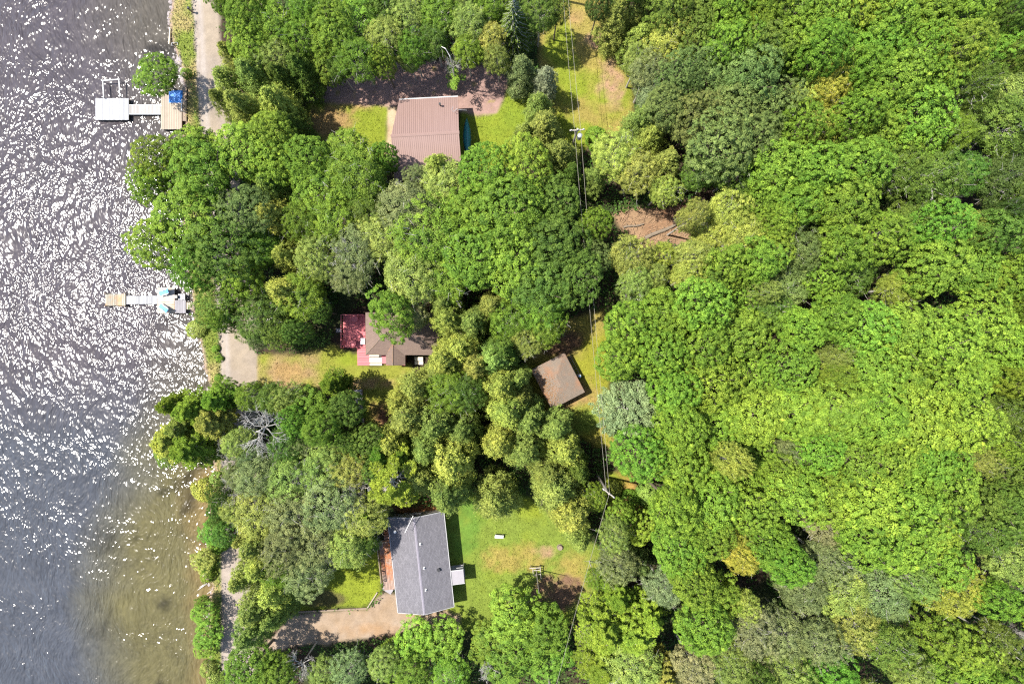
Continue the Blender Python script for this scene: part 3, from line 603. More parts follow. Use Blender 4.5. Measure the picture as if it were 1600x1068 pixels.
T = """
m G 352 4 24;m G 388 22 36;m l 388 72 36;c O 362 88 22;b G 425 40 38;b O 432 88 34;c O 356 128 26;c O 395 118 32;c Y 432 162 34;c O 380 168 32;c O 350 160 22;b G 470 58 34;b G 480 18 34;c D 470 108 28;k G 512 100 32;m G 520 48 38;b G 505 8 30;b l 556 28 38;b G 560 88 36;b O 602 58 36;m G 597 95 24;b D 604 14 32;b O 642 28 34;b G 645 78 32;b G 690 20 34;b D 680 62 28;b O 735 38 32;b G 730 78 26;b O 765 62 26;b G 770 14 28;s D 802 34 30;b O 778 92 22;b D 845 20 34;b O 640 97 18;b D 530 106 20;c D 440 120 24
m D 872 14 22;c S 816 110 25;c Z 852 124 23;m G 237 112 36;x G 705 95 16
m G 248 250 38;m G 308 242 44;m l 240 290 34;m G 318 272 58;m L 385 235 46;m l 425 205 36;m L 430 255 36;m G 296 345 56;m l 250 382 44;m D 342 392 54;m G 308 418 38;m d 385 330 46;c O 425 290 28;m L 378 432 34;m D 344 478 36;m G 350 500 22;b D 405 505 44;c Y 448 455 36;c Y 430 338 34;b G 418 385 34;c Y 450 400 32;m D 462 518 24;m D 436 520 28;b S 402 530 20;u O 306 512 16;k G 458 470 30;k l 400 395 30
m G 484 252 38;b l 545 240 38;b G 505 290 45;b G 562 272 48;m G 598 246 24;b G 470 345 38;b G 520 345 44;b D 570 325 40;b O 495 405 42;b S 560 392 48;b S 540 425 34;b G 478 460 38;m D 500 486 18;c D 452 195 26
b S 640 330 58;b O 600 372 46;b G 668 372 56;b O 640 425 50;b O 694 292 38;c Y 684 262 28;b S 652 280 22;b l 692 435 42;m G 612 488 44;b S 648 494 26
m V 760 268 48;m G 822 262 46;m G 742 332 48;m G 800 330 58;m D 872 312 38;m G 745 400 48;m G 800 402 56;m D 860 382 56;m D 902 432 46;m D 842 442 52;m G 928 350 28;m d 930 400 28;b G 850 482 40;b G 800 500 36
c Y 700 500 30;c O 738 505 30;c Y 718 548 34;c O 770 478 28;c D 786 545 30;b G 855 515 30;c O 694 474 24;x G 545 398 34;b O 822 535 26
c O 650 606 32;c Y 624 628 28;c O 684 580 22;c Y 695 565 32;b G 702 605 36;b D 728 612 34;c O 744 572 32;c O 772 562 30;c Y 782 602 34;c O 640 652 36;c Y 612 692 32;c O 680 662 36;c O 722 672 32;c Y 792 642 36;c O 824 655 32;c Y 780 692 36;c O 820 702 34;c O 668 702 34;c Y 705 722 40;c O 700 770 40;c O 660 742 32;c O 868 668 30;c Y 880 702 36;c O 775 782 40;c O 868 762 42;c Y 892 800 40;c D 902 735 28;c O 858 738 30;c O 905 840 26;c O 812 622 22;c O 808 592 22
q l 612 752 48;p V 595 705 28;p G 628 712 24;p G 575 800 22
p l 262 634 20;p l 300 640 30;p Y 262 690 32;p l 300 702 36;p O 332 660 30;p l 340 625 26;k l 350 612 24;b G 390 618 26;b D 425 622 30;p O 285 668 24;m l 255 712 20
b O 445 625 28;k V 482 640 38;m V 460 660 30;m G 505 668 34;m D 540 640 30;p G 520 600 24;b O 520 702 34;m D 572 690 30;m D 548 690 22;b D 450 692 34;b S 478 690 26;p G 530 602 16
x G 400 672 44;x G 384 790 30;x G 486 768 28;x G 536 800 30;x G 420 705 28;x G 572 748 26;x G 352 708 24;x G 360 775 30;x G 560 770 34;x G 470 745 26;x G 435 830 24;x G 505 880 24
b S 402 742 38;b O 450 742 40;b O 500 732 38;b O 550 732 36;m D 590 735 24;b O 402 800 42;b S 460 800 46;b S 520 792 46;b O 570 806 38;b S 442 850 42;b S 500 852 46;b O 545 852 36;b S 482 892 40;c O 402 850 32;c Y 412 882 32;c O 382 900 30;c Y 432 922 34;c O 402 948 34;c O 394 985 32;c O 430 960 26;b D 574 850 22;b G 440 895 30
u Y 312 768 22;m D 345 790 20;k V 334 828 24;u O 338 746 14;k O 318 872 20;u l 326 898 14;k L 318 958 22;k L 322 992 24;u G 342 852 18;u O 322 1045 16;u O 334 1062 16;u L 343 560 7;u L 337 545 7;u L 340 590 7;u l 292 115 11;u L 338 610 9
m G 392 1042 38;m G 432 1052 34;m G 366 1062 22;x G 466 1046 26;b O 505 1054 26;b S 545 1050 34;b O 600 1035 34;k L 648 1000 34;k L 692 1005 36;k G 612 1020 22;m G 642 1052 38;b G 700 1055 34;k L 800 958 42;k l 764 1000 42;k G 850 975 42;k G 800 1022 52;k l 862 1030 38;b S 590 1034 24;x G 765 1052 22
b G 928 778 24;k l 970 800 28;k L 1000 826 28;b O 962 832 28;b S 968 880 34;b G 930 902 16;b T 1038 918 32;p G 962 930 30;p l 940 985 38;p l 985 985 42;p L 1012 962 30;p G 936 1038 38;b O 990 1042 42;p O 1035 1052 32;c d 1000 880 22
c O 962 28 30;m K 936 6 24;c O 1000 18 28;m D 1042 12 34;m D 1090 15 38;m G 1142 10 38;m G 1190 25 38;m G 1242 20 44;m l 1292 30 44;m G 1342 14 44;m l 1392 30 44;m G 1442 28 44;m G 1500 24 40;k L 1562 38 34;m D 1592 14 26
c Y 1000 62 28;b Y 1042 62 38;b O 996 98 26;m D 1092 62 38;m G 1142 68 42;m D 1190 78 38;m l 1232 76 42;m G 1282 78 38;b Y 1312 104 36;m l 1372 72 42;m G 1432 80 42;m l 1492 80 42;k L 1556 88 38;b Y 1268 134 32;m D 1592 88 26
b S 1012 118 30;b T 1022 150 32;m d 1062 120 38;m d 1112 120 46;m d 1172 118 46;m d 1206 162 42;b A 1292 138 34;m G 1350 108 36;m l 1402 130 42;m G 1452 122 38;b D 1522 130 40;b O 1578 148 42
m d 1042 168 34;m d 1090 190 46;m d 1142 182 46;m d 1122 232 50;m d 1182 222 42;m G 1250 198 36;b Y 1290 196 34;m V 1336 180 34;m l 1372 200 40;m L 1432 190 46;m L 1400 222 36;b G 1486 210 36;b D 1520 188 38;b D 1566 202 42
c O 1002 188 28;c Y 1016 214 26;b Y 958 246 38;b O 992 268 34;c O 1040 256 32;u L 932 212 20;b Y 1036 298 30;u l 945 340 14;c O 928 278 24
b D 1092 272 34;b D 1152 272 40;m l 1212 268 44;m L 1272 270 44;m l 1340 258 44;b D 1402 262 46;b D 1452 272 46;b D 1512 272 42;b K 1576 282 46;m L 1240 322 40;m L 1312 322 48;m l 1186 320 34;b Y 1132 332 36;b Y 1160 372 40;b Y 1108 368 36;b O 1082 340 24;m G 1212 352 32
c O 850 202 34;c O 872 242 34;c O 842 166 24;c D 892 272 22;c O 820 210 20
b O 982 402 36;b O 1022 432 28;b O 992 442 32;b A 1038 398 22;b O 1082 398 32;m l 1132 422 40;b d 1250 392 44;m L 1312 386 42;m G 1372 372 42;b D 1420 350 38;m L 1468 352 42;b Y 1520 358 34;m D 1562 362 42;b K 1592 330 26;m l 1182 410 38;b d 1222 446 42;m L 1282 438 34;b D 1332 428 38;b A 1402 450 36;m l 1460 418 44;m l 1522 420 44;m G 1580 432 40;b Y 1070 430 24
m V 990 510 42;m G 1042 492 44;m l 1092 480 42;m G 968 560 34;m V 1030 552 48;m G 1092 542 48;m l 1152 522 46;b D 1200 482 32;m L 1250 512 36;m G 1300 490 38;m V 1052 612 44;m G 1112 600 48;m L 1172 592 48;m L 1232 572 48;b O 1300 562 32;m l 1352 512 48;m l 1412 520 52;m L 1470 530 48;m L 1530 500 44;k L 1582 540 38;m l 1362 582 48;m L 1422 592 50;m L 1482 602 48;k L 1545 580 40;m G 1595 600 26
w W 984 646 50;m G 1062 668 38;m G 1120 662 42;m L 1182 652 48;m L 1242 642 48;m l 1302 642 48;m L 1362 652 48;m L 1432 660 52;m L 1500 662 46;b D 1570 650 32;b D 1592 690 26
m V 1000 708 42;m G 1062 722 44;m G 1112 738 34;w Y 1142 716 28;m L 1180 712 34;b S 1226 706 26;m L 1276 702 38;m l 1332 722 46;m l 1392 722 46;m L 1450 722 48;b O 1522 716 28;m L 1556 700 26;m D 1582 742 36
u Y 962 762 14;u L 985 782 20;u Y 1010 772 18;u L 1022 800 18;m G 1052 790 44;m G 1112 790 44;m G 1172 788 42;m L 1242 768 48;m L 1212 742 34;m G 1302 778 42;m L 1362 790 46;m L 1422 790 46;m L 1480 762 44;m D 1522 782 34;m D 1582 792 42
m V 1062 850 44;m G 1106 830 40;b A 1140 836 30;b A 1156 868 30;m V 1200 846 40;m V 1232 882 38;b T 1290 822 38;b S 1292 872 40;m L 1352 840 46;m L 1402 852 46;m L 1450 832 42;m l 1470 882 42;b D 1540 832 44;b O 1580 872 42;b A 1512 918 36;b A 1480 935 26;m G 1565 935 36
m G 1082 902 42;m G 1122 930 44;m G 1100 980 42;b Y 1160 942 30;b T 1172 978 38;b S 1250 920 42;b O 1320 922 44;b S 1380 930 42;b O 1432 908 36;b O 1140 1032 42;b S 1222 990 42;b S 1280 1002 42;b O 1340 982 38;b O 1228 1050 36;m V 1302 1052 38;b D 1382 1002 38;b O 1420 1052 38;k L 1460 985 38;k L 1502 1010 38;k l 1450 1040 36;k L 1530 1052 42;b D 1560 1000 38;k L 1592 1060 28;b T 1085 1040 38;x G 1592 1004 26;m D 1185 1062 26
b S 374 745 26;b O 368 795 26;m D 356 832 22;c O 384 838 24;m D 348 768 20;k D 346 805 20;u G 322 885 16;k l 322 1015 18;k G 316 940 14;m G 1590 482 26;b O 372 690 26;m G 368 462 26;b S 398 712 24;k G 372 735 20;b O 1195 455 26;m l 1300 585 30;m G 1545 435 30;b K 1590 235 30;m l 1206 385 30;m G 1160 460 34;k D 1100 440 26
m l 1640 60 42;m G 1690 30 44;b D 1640 140 42;m G 1700 130 44;b K 1650 220 42;m l 1710 230 44;m G 1640 300 42;b D 1700 320 42;m l 1645 385 44;m G 1705 400 42;m L 1640 470 40;m L 1700 490 44;m l 1640 550 44;m L 1705 590 46;b D 1640 640 42;m G 1700 680 44;m D 1640 730 42;b D 1700 770 44;m G 1640 820 42;b O 1705 860 42;b S 1640 900 40;m l 1700 950 44;k L 1645 980 40;m G 1640 1060 42;b D 1700 1050 42;m D 1000 -45 42;m G 1100 -45 44;m G 1200 -45 44;m l 1300 -45 44;m G 1400 -45 44;m G 1500 -45 44;m G 1600 -45 44;b O 400 -45 40;m G 500 -45 42;b G 600 -45 42;b O 700 -45 42;b D 790 -45 40;m G 500 1115 42;k G 600 1115 42;m G 720 1115 42;b O 960 1115 42;b S 1060 1115 42;b O 1160 1115 42;m V 1260 1115 44;b O 1360 1115 42;k L 1460 1115 42;k l 1560 1115 42
"""
trees = []
for line in T.strip().splitlines():
    for it in line.split(';'):
        a = it.split(); trees.append((a[0], a[1], float(a[2]), float(a[3]), float(a[4])))
MARKS = [(670, 205, 'metal roofed cottage'), (628, 530, 'red decked cottage'), (872, 593, 'small brown roofed cabin'), (657, 880, 'grey roofed cottage'), (175, 170, 'white upper dock'), (258, 469, 'dock with blue chairs'), (902, 203, 'upper utility pole'), (951, 770, 'lower utility pole'),
         (370, 570, 'open stretch of lane'), (1020, 355, 'log clearing'), (984, 646, 'round silvery tree'), (1142, 716, 'pale yellow silvery tree'), (1292, 138, 'yellow tree cluster'), (1402, 450, 'lone yellow tree'), (1512, 918, 'lower right yellow tree'), (520, 975, 'tan gravel driveway'), (640, 130, 'mauve gravel driveway'), (1592, 1004, 'lower right dead tree'), (838, 888, 'tall yard mast'), (358, 900, 'lower stretch of lane')]
ORD = ['nearest', 'second', 'third', 'fourth', 'fifth', 'sixth', 'seventh', 'eighth', 'ninth', 'tenth', 'eleventh', 'twelfth', 'thirteenth', 'fourteenth', 'fifteenth']
def octant(dx, dy):
    return ['right of', 'upper right of', 'above', 'upper left of', 'left of', 'lower left of', 'below', 'lower right of'][int(round(math.degrees(math.atan2(-dy, dx)) / 45)) % 8]
OVERRIDE = {}
buckets = {}
for i, (k, c, px, py, r) in enumerate(trees):
    best = min(MARKS, key=lambda m_: math.hypot(m_[0] - px, m_[1] - py) if math.hypot(m_[0] - px, m_[1] - py) > 12 else 1e9)
    key = (KW[k][1], CW[c] if k != 'x' else 'greyish white', octant(px - best[0], py - best[1]), best[2])
    buckets.setdefault(key, []).append((math.hypot(px - best[0], py - best[1]), i))
LAB = {}
for key, lst in buckets.items():
    lst.sort()
    for j, (d_, i) in enumerate(lst):
        kind, cw, oc, mk = key
        LAB[i] = f'{cw} {kind} {oc} the {mk}' if len(lst) == 1 else f'{ORD[j]} {cw} {kind} {oc} the {mk}'
used = set()
def leaf_col(c, rg):
    b = np.array(COLS[c]); v = 1 + rg.normal() * .09; return (b[0] * v * (1 + rg.normal() * .09), b[1] * v, b[2] * v, 1)
for i, (k, c, px, py, r) in enumerate(trees):
    rg = np.random.default_rng(1000 + i); pi = int(rg.integers(len(PROTO[k]))); pr = PROTO[k][pi]
    # crown radius in metres at crown height; height follows the crown and the kind
    Rw = r * (H - 9) / F
    h = {'m': 7.2 + 1.9 * Rw, 'k': (6.2 if px > 1050 else 4.4) + 1.75 * Rw, 'b': (6.8 if px > 950 else 5.8) + 1.75 * Rw, 'c': 4.8 + 3.1 * Rw, 'p': 6 + 2.4 * Rw, 'q': 15, 's': 4 + 4.4 * Rw, 'w': 4.5 + 2 * Rw, 'x': 7.2 + 1.9 * Rw, 'u': 1.45 * Rw}[k]
    if k == 'm' and px < 345 and py > 700 or (k == 'm' and 200 < px < 275 and py < 150): h = min(h, 5.5 + Rw)
    if px < 345 and k == 'k' and py > 800: h = 2.0 + 1.2 * Rw
    if k == 'm' and px > 950: h += 2.0
    if k == 'b' and px > 1380: h += 1.0
    if k == 'x': h += 3.4
    if py > 990 and px < 950 and k != 'u': h *= .74
    if k == 'w' and px > 1100: h = 17.5
    if px > 1050 and r < 30 and k != 'u': h = max(h, 13.5)
    h *= 1 + rg.normal() * (.09 if px > 1050 and k in 'mkb' else .05)
    sz = h / pr['h']; zc = pr['zc'] * sz
    Rw = r * (H - zc) / F; s = Rw / pr['R'] * (1.04 if k in 'mkb' else 1.0)
    p = P(px, py, zc); gz = 0.0
    if px < 330: gz = float(land_z(np.array([[p[0]]]), np.array([[p[1]]]))[0, 0]); gz = max(gz, -.9)
    e = empty(KW[k][0], (p[0], p[1], gz - .02), float(rg.random() * 6.28))
    e.scale = (s * (1 + rg.normal() * .07), s * (1 + rg.normal() * .07), sz)
    tag(e, LAB[i], 'shrub' if k == 'u' else 'tree', KW[k][2] + (' along the shore' if px < 350 else ' around the cottages' if px < 950 else ' in the woods'))
    col = leaf_col(c, rg)
    if k in 'pq': col = (col[0] * 1.4, col[1] * 1.3, col[2] * 1.3, 1)
    if px > 950 and c in 'GVDd': col = (col[0] * 1.16, col[1] * 1.12, col[2] * 1.1, 1)
    for nm, me, isleaf in pr['parts']:
        o = obj(nm, me, e)
        if isleaf: o.color = col

# ------------------------------------------------------------------ undergrowth and grass (nobody could count them)
def scatter(n, xr, yr, rg, ok):
    X = rg.uniform(*xr, n); Y = rg.uniform(*yr, n); m_ = ok(X, Y); return X[m_], Y[m_]
def lookup(mask, X, Y):
    ix = np.clip(np.searchsorted(gx, X) - 1, 0, nx - 2); iy = np.clip(np.searchsorted(gy, Y) - 1, 0, ny - 2); return mask[iy, ix]
landm = shore_sd(CPX, CPY) > 10
BLD = [[(600, 150), (735, 150), (735, 290), (600, 290)], [(525, 485), (700, 485), (700, 580), (525, 580)], [(832, 545), (885, 540), (922, 615), (865, 645), (826, 580)], [(585, 795), (735, 790), (735, 960), (610, 965)]]
bld = np.zeros_like(grav)
for b in BLD: bld |= poly_sd(CPX, CPY, b) < 3
wild = landm & ~(zmask('clearing', -4)) & ~grav & ~lawn_m & ~bld & (CPX > np.interp(CPY, [r[1] for r in ROAD], [r[0] for r in ROAD]) - 2)
rg = np.random.default_rng(5)
UX, UY = scatter(330000, (-58, 58), (-42, 42), rg, lambda X, Y: lookup(wild, X, Y) & (fbm(X, Y, 2.2, 91) > .34 + .12 * rg.random(len(X))))
UZ = rg.random(len(UX)) ** .8 * (.35 + 1.9 * fbm(UX, UY, 2.0, 92)) * .9
pos = np.stack([UX, UY, UZ], 1); n = len(pos)
v, f, t = quads(pos, np.array([0, 0, 1.]) + rg.normal(size=(n, 3)) * .6, .26 * (.6 + .7 * rg.random(n)), .7, np.clip(fbm(UX, UY, 1.5, 93) + rg.normal(size=n) * .15, 0, 1), rg)
ug = obj('undergrowth', mesh_np('undergrowth', v, f, M_leaf, tone=t)); ug.color = (.06, .12, .018, 1)
tag(ug, 'low leafy undergrowth filling the gaps under the trees', 'undergrowth', kind='stuff')
M_blade, ns_, ls_, pb_ = new_mat('grass_blades')
a_ = N(ns_, 'ShaderNodeAttribute', attribute_name='tint'); ls_.new(a_.outputs['Color'], pb_.inputs['Base Color']); pb_.inputs['Roughness'].default_value = .7; pb_.inputs['Specular IOR Level'].default_value = .2
bank_m = (shore_sd(CPX, CPY) > 3) & (CPX < np.interp(CPY, [r[1] for r in ROAD], [r[0] for r in ROAD]) + 2) & ~road_m
def grass(name, mask, n, hgt, size, label, cat, boost=(1.15, 1.2, 1.0)):
    X, Y = scatter(n, (-58, 58), (-42, 42), rg, lambda X, Y: lookup(mask, X, Y)); m_ = len(X)
    z = land_z(X, Y) + rg.random(m_) * hgt * (.4 + 1.2 * fbm(X, Y, 1.0, 95))
    c = paint(X[None], Y[None])[0] * np.array(boost) * (.65 + .7 * rg.random((m_, 1)))
    v, f, t = quads(np.stack([X, Y, z], 1), np.array([0, 0, .8]) + rg.normal(size=(m_, 3)) * .6, size * (.6 + .8 * rg.random(m_)), .35, np.zeros(m_), rg)
    tag(obj(name, mesh_np(name, v, f, M_blade, colr=np.repeat(c, 4, 0))), label, cat, kind='stuff')
grass('grass', lawn_m & ~bld, 420000, .10, .17, 'short patchy grass growing over the lawns', 'grass')
grass('bank_grass', bank_m, 420000, .5, .26, 'rough tall grass on the bank between lane and lake', 'grass')

# ------------------------------------------------------------------ buildings
def uv_planar(o, ux, vx):
    me = o.data; uv = me.uv_layers.new(name='UVMap')
    for l in me.loops:
        c = me.vertices[l.vertex_index].co; uv.data[l.index].uv = (c.dot(Vector(ux)), c.dot(Vector(vx)))
def window(parent, c, axis_, w=.9, h=.9, out=1):
    """window on a wall: frame child of the house, pane and sill under it. axis_ 'x': wall faces x"""
    x, y, z = c; fr = MB(); b = .06; d = .05
    def bx(mb, a0, a1, z0, z1, o0, o1):
        if axis_ == 'x': mb.box(min(x + out * o0, x + out * o1), max(x + out * o0, x + out * o1), y + a0, y + a1, z + z0, z + z1)
        else: mb.box(x + a0, x + a1, min(y + out * o0, y + out * o1), max(y + out * o0, y + out * o1), z + z0, z + z1)
    bx(fr, -w / 2, w / 2, h / 2 - b, h / 2, .0, d); bx(fr, -w / 2, w / 2, -h / 2, -h / 2 + b, .0, d); bx(fr, -w / 2, -w / 2 + b, -h / 2 + b, h / 2 - b, .0, d); bx(fr, w / 2 - b, w / 2, -h / 2 + b, h / 2 - b, .0, d); bx(fr, -.02, .02, -h / 2 + b, h / 2 - b, .0, d)
    o = fr.build('window', M_trim, parent); pn = MB(); bx(pn, -w / 2 + b, -.02, -h / 2 + b, h / 2 - b, .002, .02); bx(pn, .02, w / 2 - b, -h / 2 + b, h / 2 - b, .002, .02); pn.build('pane', M_glass, o)
    sl = MB(); bx(sl, -w / 2 - .06, w / 2 + .06, -h / 2 - .06, -h / 2 - .003, .0, .1); sl.build('sill', M_trim, o)
def door(parent, c, axis_, out=1, w=.9, h=2.0, mat=None):
    x, y, z = c; mb = MB(); hb = MB()
    if axis_ == 'x': mb.box(min(x, x + out * .05), max(x, x + out * .05), y - w / 2, y + w / 2, z, z + h); hb.box(min(x + out * .05, x + out * .1), max(x + out * .05, x + out * .1), y + w / 2 - .14, y + w / 2 - .06, z + .95, z + 1.02)
    else: mb.box(x - w / 2, x + w / 2, min(y, y + out * .05), max(y, y + out * .05), z, z + h); hb.box(x + w / 2 - .14, x + w / 2 - .06, min(y + out * .05, y + out * .1), max(y + out * .05, y + out * .1), z + .95, z + 1.02)
    o = mb.build('door', mat or M_rail, parent); hb.build('handle', M_steel, o)
def walls_gable(x0, x1, y0, y1, z0, ze, zr, along):
    """closed wall body with gables; ridge along 'x' or 'y'"""
    mb = MB(); vs = [(x0, y0, z0), (x1, y0, z0), (x1, y1, z0), (x0, y1, z0), (x0, y0, ze), (x1, y0, ze), (x1, y1, ze), (x0, y1, ze)]
    if along == 'y': m_ = (x0 + x1) / 2; vs += [(m_, y0, zr), (m_, y1, zr)]; fs = [(0, 1, 5, 8, 4), (1, 2, 6, 5), (2, 3, 7, 9, 6), (3, 0, 4, 7), (0, 3, 2, 1), (4, 8, 9, 7), (5, 6, 9, 8)]
    else: m_ = (y0 + y1) / 2; vs += [(x0, m_, zr), (x1, m_, zr)]; fs = [(0, 1, 5, 4), (1, 2, 6, 9, 5), (2, 3, 7, 6), (3, 0, 4, 8, 7), (0, 3, 2, 1), (4, 5, 9, 8), (7, 8, 9, 6)]
    mb.add(vs, fs); return mb
def plank_deck(x0, x1, y0, y1, z, along='x', bw=.14, gap=.022, th=.04, tv=1.0, seed=1):
    mb = MB(); rr = random.Random(seed)
    a0, a1 = (y0, y1) if along == 'x' else (x0, x1); n = max(1, round((a1 - a0) / bw)); w = (a1 - a0) / n
    for i in range(n):
        p, q = a0 + i * w + gap / 2, a0 + (i + 1) * w - gap / 2; e0 = rr.uniform(-.015, .015); e1 = rr.uniform(-.015, .015); t = .5 + (rr.random() - .5) * tv
        if along == 'x': mb.box(x0 + e0, x1 + e1, p, q, z - th, z, t)
        else: mb.box(p, q, y0 + e0, y1 + e1, z - th, z, t)
    return mb

# --- cottage A: mauve standing-seam roof, slanted left end
A = empty('cottage', (*P(669, 214, 3.6)[:2], 0), math.radians(3))
tag(A, 'cottage with a mauve ribbed metal roof by the mauve gravel driveway', 'cottage')
xr_, xl_e, xl_r = 3.35, -2.95, -3.75      # right end, left end at eave, left end at ridge
walls_gable(-2.6, 3.0, -3.9, 3.9, -.1, 2.85, 4.35, 'x').build('wall', M_wall_a, A)
def roofA():
    mb = MB(); ye, ze, zr = 4.3, 3.0, 4.65; n = 34
    for sgn in (1, -1):
        le = xl_e if sgn > 0 else -3.9
        top = [(le, sgn * ye, ze), (xr_, sgn * ye, ze), (xr_, 0, zr), (xl_r, 0, zr)]
        if sgn > 0: top = top[::-1]
        top = top if sgn < 0 else [top[0], top[1], top[2], top[3]]
        mb.slab(top, .06, .5)
        for i in range(n + 1):       # raised ribs
            x = xl_r + .03 + (xr_ - .06 - xl_r) * i / n
            t_ = 1.0
            if sgn > 0 and x < xl_e + .02: t_ = max(0, (x - xl_r) / (xl_e - xl_r + 1e-6))
            if t_ < .06: continue
            a = (x, 0, zr + .012); b = (x, sgn * ye * t_ * .995, zr - (zr - ze) * t_ + .012)
            mb.bar(a, b, .045, .04, .9 if i % 3 else .3)
    return mb
ra = roofA().build('roof', M_metal, A)
cp = MB(); cp.slab([(xl_r - .05, -.16, 4.64), (xr_ + .04, -.16, 4.64), (xr_ + .04, 0, 4.72), (xl_r - .05, 0, 4.72)], .02, 1.0); cp.slab([(xl_r - .05, 0, 4.72), (xr_ + .04, 0, 4.72), (xr_ + .04, .16, 4.64), (xl_r - .05, .16, 4.64)], .02, 1.0)
cp.build('ridge_cap', M_metal, ra)
vp = MB(); vp.tube([(1.45, 3.3, 3.25), (1.45, 3.3, 3.95)], .08, 8); vp.tube([(1.45, 3.3, 3.95), (1.45, 3.3, 4.05)], .13, 8); vp.build('vent_pipe', M_dark, ra)
gt = MB(); gt.box(xl_e, xr_, 4.31, 4.42, 2.9, 3.0); gt.build('gutter', M_trim, A)
for c in ((3.0, 2.0, 1.7), (3.0, -1.6, 1.7)): window(A, c, 'x')
for c in ((-1.2, 3.9, 1.6), (1.6, 3.9, 1.6)): window(A, c, 'y')
door(A, (.2, 3.9, .1), 'y')
ant = MB(); ant.tube([(3.25, 2.5, 2.2), (3.25, 2.5, 4.5)], .025, 6); ant.tube([(3.25, 2.5, 4.3), (4.3, 2.35, 4.35)], .02, 5); ant.tube([(2.85, 2.75, 4.4), (2.7, 2.5, 4.45), (2.85, 2.25, 4.4), (3.25, 2.5, 4.4)], .025, 5)
ant.build('antenna', M_steel, A)

# --- canoe in the shade beside cottage A
cn = empty('canoe', (*P(729.5, 214, .3)[:2], .02), math.radians(1)); tag(cn, 'teal canoe lying upside down beside the metal roofed cottage', 'canoe')
mb = MB(); L = 4.3; rows = 15; segs = 9
for i in range(rows):
    u = -1 + 2 * i / (rows - 1); w = .42 * (1 - abs(u) ** 2.2) + .015; hgt = .36 + .08 * u * u
    for j in range(segs): a = math.pi * j / (segs - 1); mb.v.append((w * math.cos(a), u * L / 2, max(.0, (hgt * (1 - abs(u) ** 6 * .6)) * math.sin(a))))
for i in range(rows - 1):
    for j in range(segs - 1): mb.f.append([i * segs + j, i * segs + j + 1, (i + 1) * segs + j + 1, (i + 1) * segs + j]); mb.t.append(.5)
mb.build('hull', M_canoe, cn, True)
kb = MB(); kb.tube([(0, -L / 2, .1), (0, -L / 2 + .25, .35), (0, 0, .375), (0, L / 2 - .25, .35), (0, L / 2, .1)], .022, 5); kb.build('keel', M_canoe, cn)
gb = MB(); [gb.tube([(s_ * (.42 * (1 - abs(-1 + 2 * i / 10) ** 2.2) + .02), (-1 + 2 * i / 10) * L / 2, .02) for i in range(11)], .02, 5) for s_ in (1, -1)]; gb.build('gunwale', M_post, cn)

# --- cottage B: brown roof, red deck
B = empty('cottage', (*P(628, 530, 2.7)[:2], 0), 0); tag(B, 'cottage with a brown shingle roof and red wooden deck, half under trees', 'cottage')
bx0, bx1, by0, by1 = -3.9, 3.98, -1.68, 2.9
MB().box(bx0 + .3, bx1 - .3, by0 + .3, by1 - .3, -.1, 2.6).box(-1.5, .1, -2.6, by0 + .3 + .0, -.1, 2.55).build('wall', M_wall_b, B)
ze, zr, yr_ = 2.75, 4.1, .6
rb = MB(); rB = (bx0 + 2.3, bx1 - 2.3)
rb.slab([(bx0, by0, ze), (bx1, by0, ze), (rB[1], yr_, zr), (rB[0], yr_, zr)], .08); rb.slab([(bx1, by1, ze), (bx0, by1, ze), (rB[0], yr_, zr), (rB[1], yr_, zr)], .08)
rb.slab([(bx0, by1, ze), (bx0, by0, ze), (rB[0], yr_, zr)], .08); rb.slab([(bx1, by0, ze), (bx1, by1, ze), (rB[1], yr_, zr)], .08)
ro = rb.build('roof', M_sh_brown, B); uv_planar(ro, (1, 0, 0), (0, 1, .3))
gb = MB(); gx0, gx1, gxm = -1.72, .36, -.88; gz, gr = 2.70, 3.45
gb.slab([(gx0, -2.75, gz), (gxm, -2.75, gr), (gxm, -.52, gr), (gx0, by0 + .05, gz)], .07); gb.slab([(gxm, -2.75, gr), (gx1, -2.75, gz), (gx1, by0 + .05, gz), (gxm, -.52, gr)], .07)
go = gb.build('roof', M_sh_tan if False else M_sh_brown, B); go['label'] = 'small gabled roof over the front bay'; uv_planar(go, (1, 0, 0), (0, 1, .3))
gc = MB(); gc.bar((gxm, -2.76, gr + .03), (gxm, -.45, gr + .03), .1, .03); gc.bar((gxm, -.5, gr + .03), (gx0 + .02, by0 + .02, gz + .03), .07, .03); gc.bar((gxm, -.5, gr + .03), (gx1, by0 + .02, gz + .03), .07, .03); gc.bar((rB[0], yr_, zr + .02), (bx0, by0, ze + .03), .08, .03); gc.bar((rB[1], yr_, zr + .02), (bx1, by0, ze + .03), .08, .03); gc.bar((rB[0], yr_, zr + .03), (rB[1], yr_, zr + .03), .1, .03)
gc.build('ridge_cap', M_sh_tan, ro); uv_planar(bpy.context.scene.objects[ro.children[0].name], (1, 0, 0), (0, 1, 0))
fa = MB(); fa.box(-1.7, .34, -2.79, -2.755, 2.5, 2.66); fa.build('fascia', M_red, B)
dx0 = P(536, 0, .6)[0] - B.location.x; dx1 = P(571, 0, .6)[0] - B.location.x; dyt = P(0, 492, .6)[1] - B.location.y; dyb = P(0, 543, .6)[1] - B.location.y
dk = plank_deck(dx0, dx1 + .3, dyb, dyt, .6, 'y', .15, seed=3).build('deck', M_red, B)
dr = MB()
for a, b in (((dx0, dyb), (dx0, dyt)), ((dx0, dyt), (dx1, dyt))):
    dr.bar((*a, 1.5), (*b, 1.5), .09, .05)
    for i in range(8): t_ = i / 7; p = (a[0] + (b[0] - a[0]) * t_, a[1] + (b[1] - a[1]) * t_); dr.box(p[0] - .04, p[0] + .04, p[1] - .04, p[1] + .04, 0, 1.47)
dr.build('railing', M_red, B)
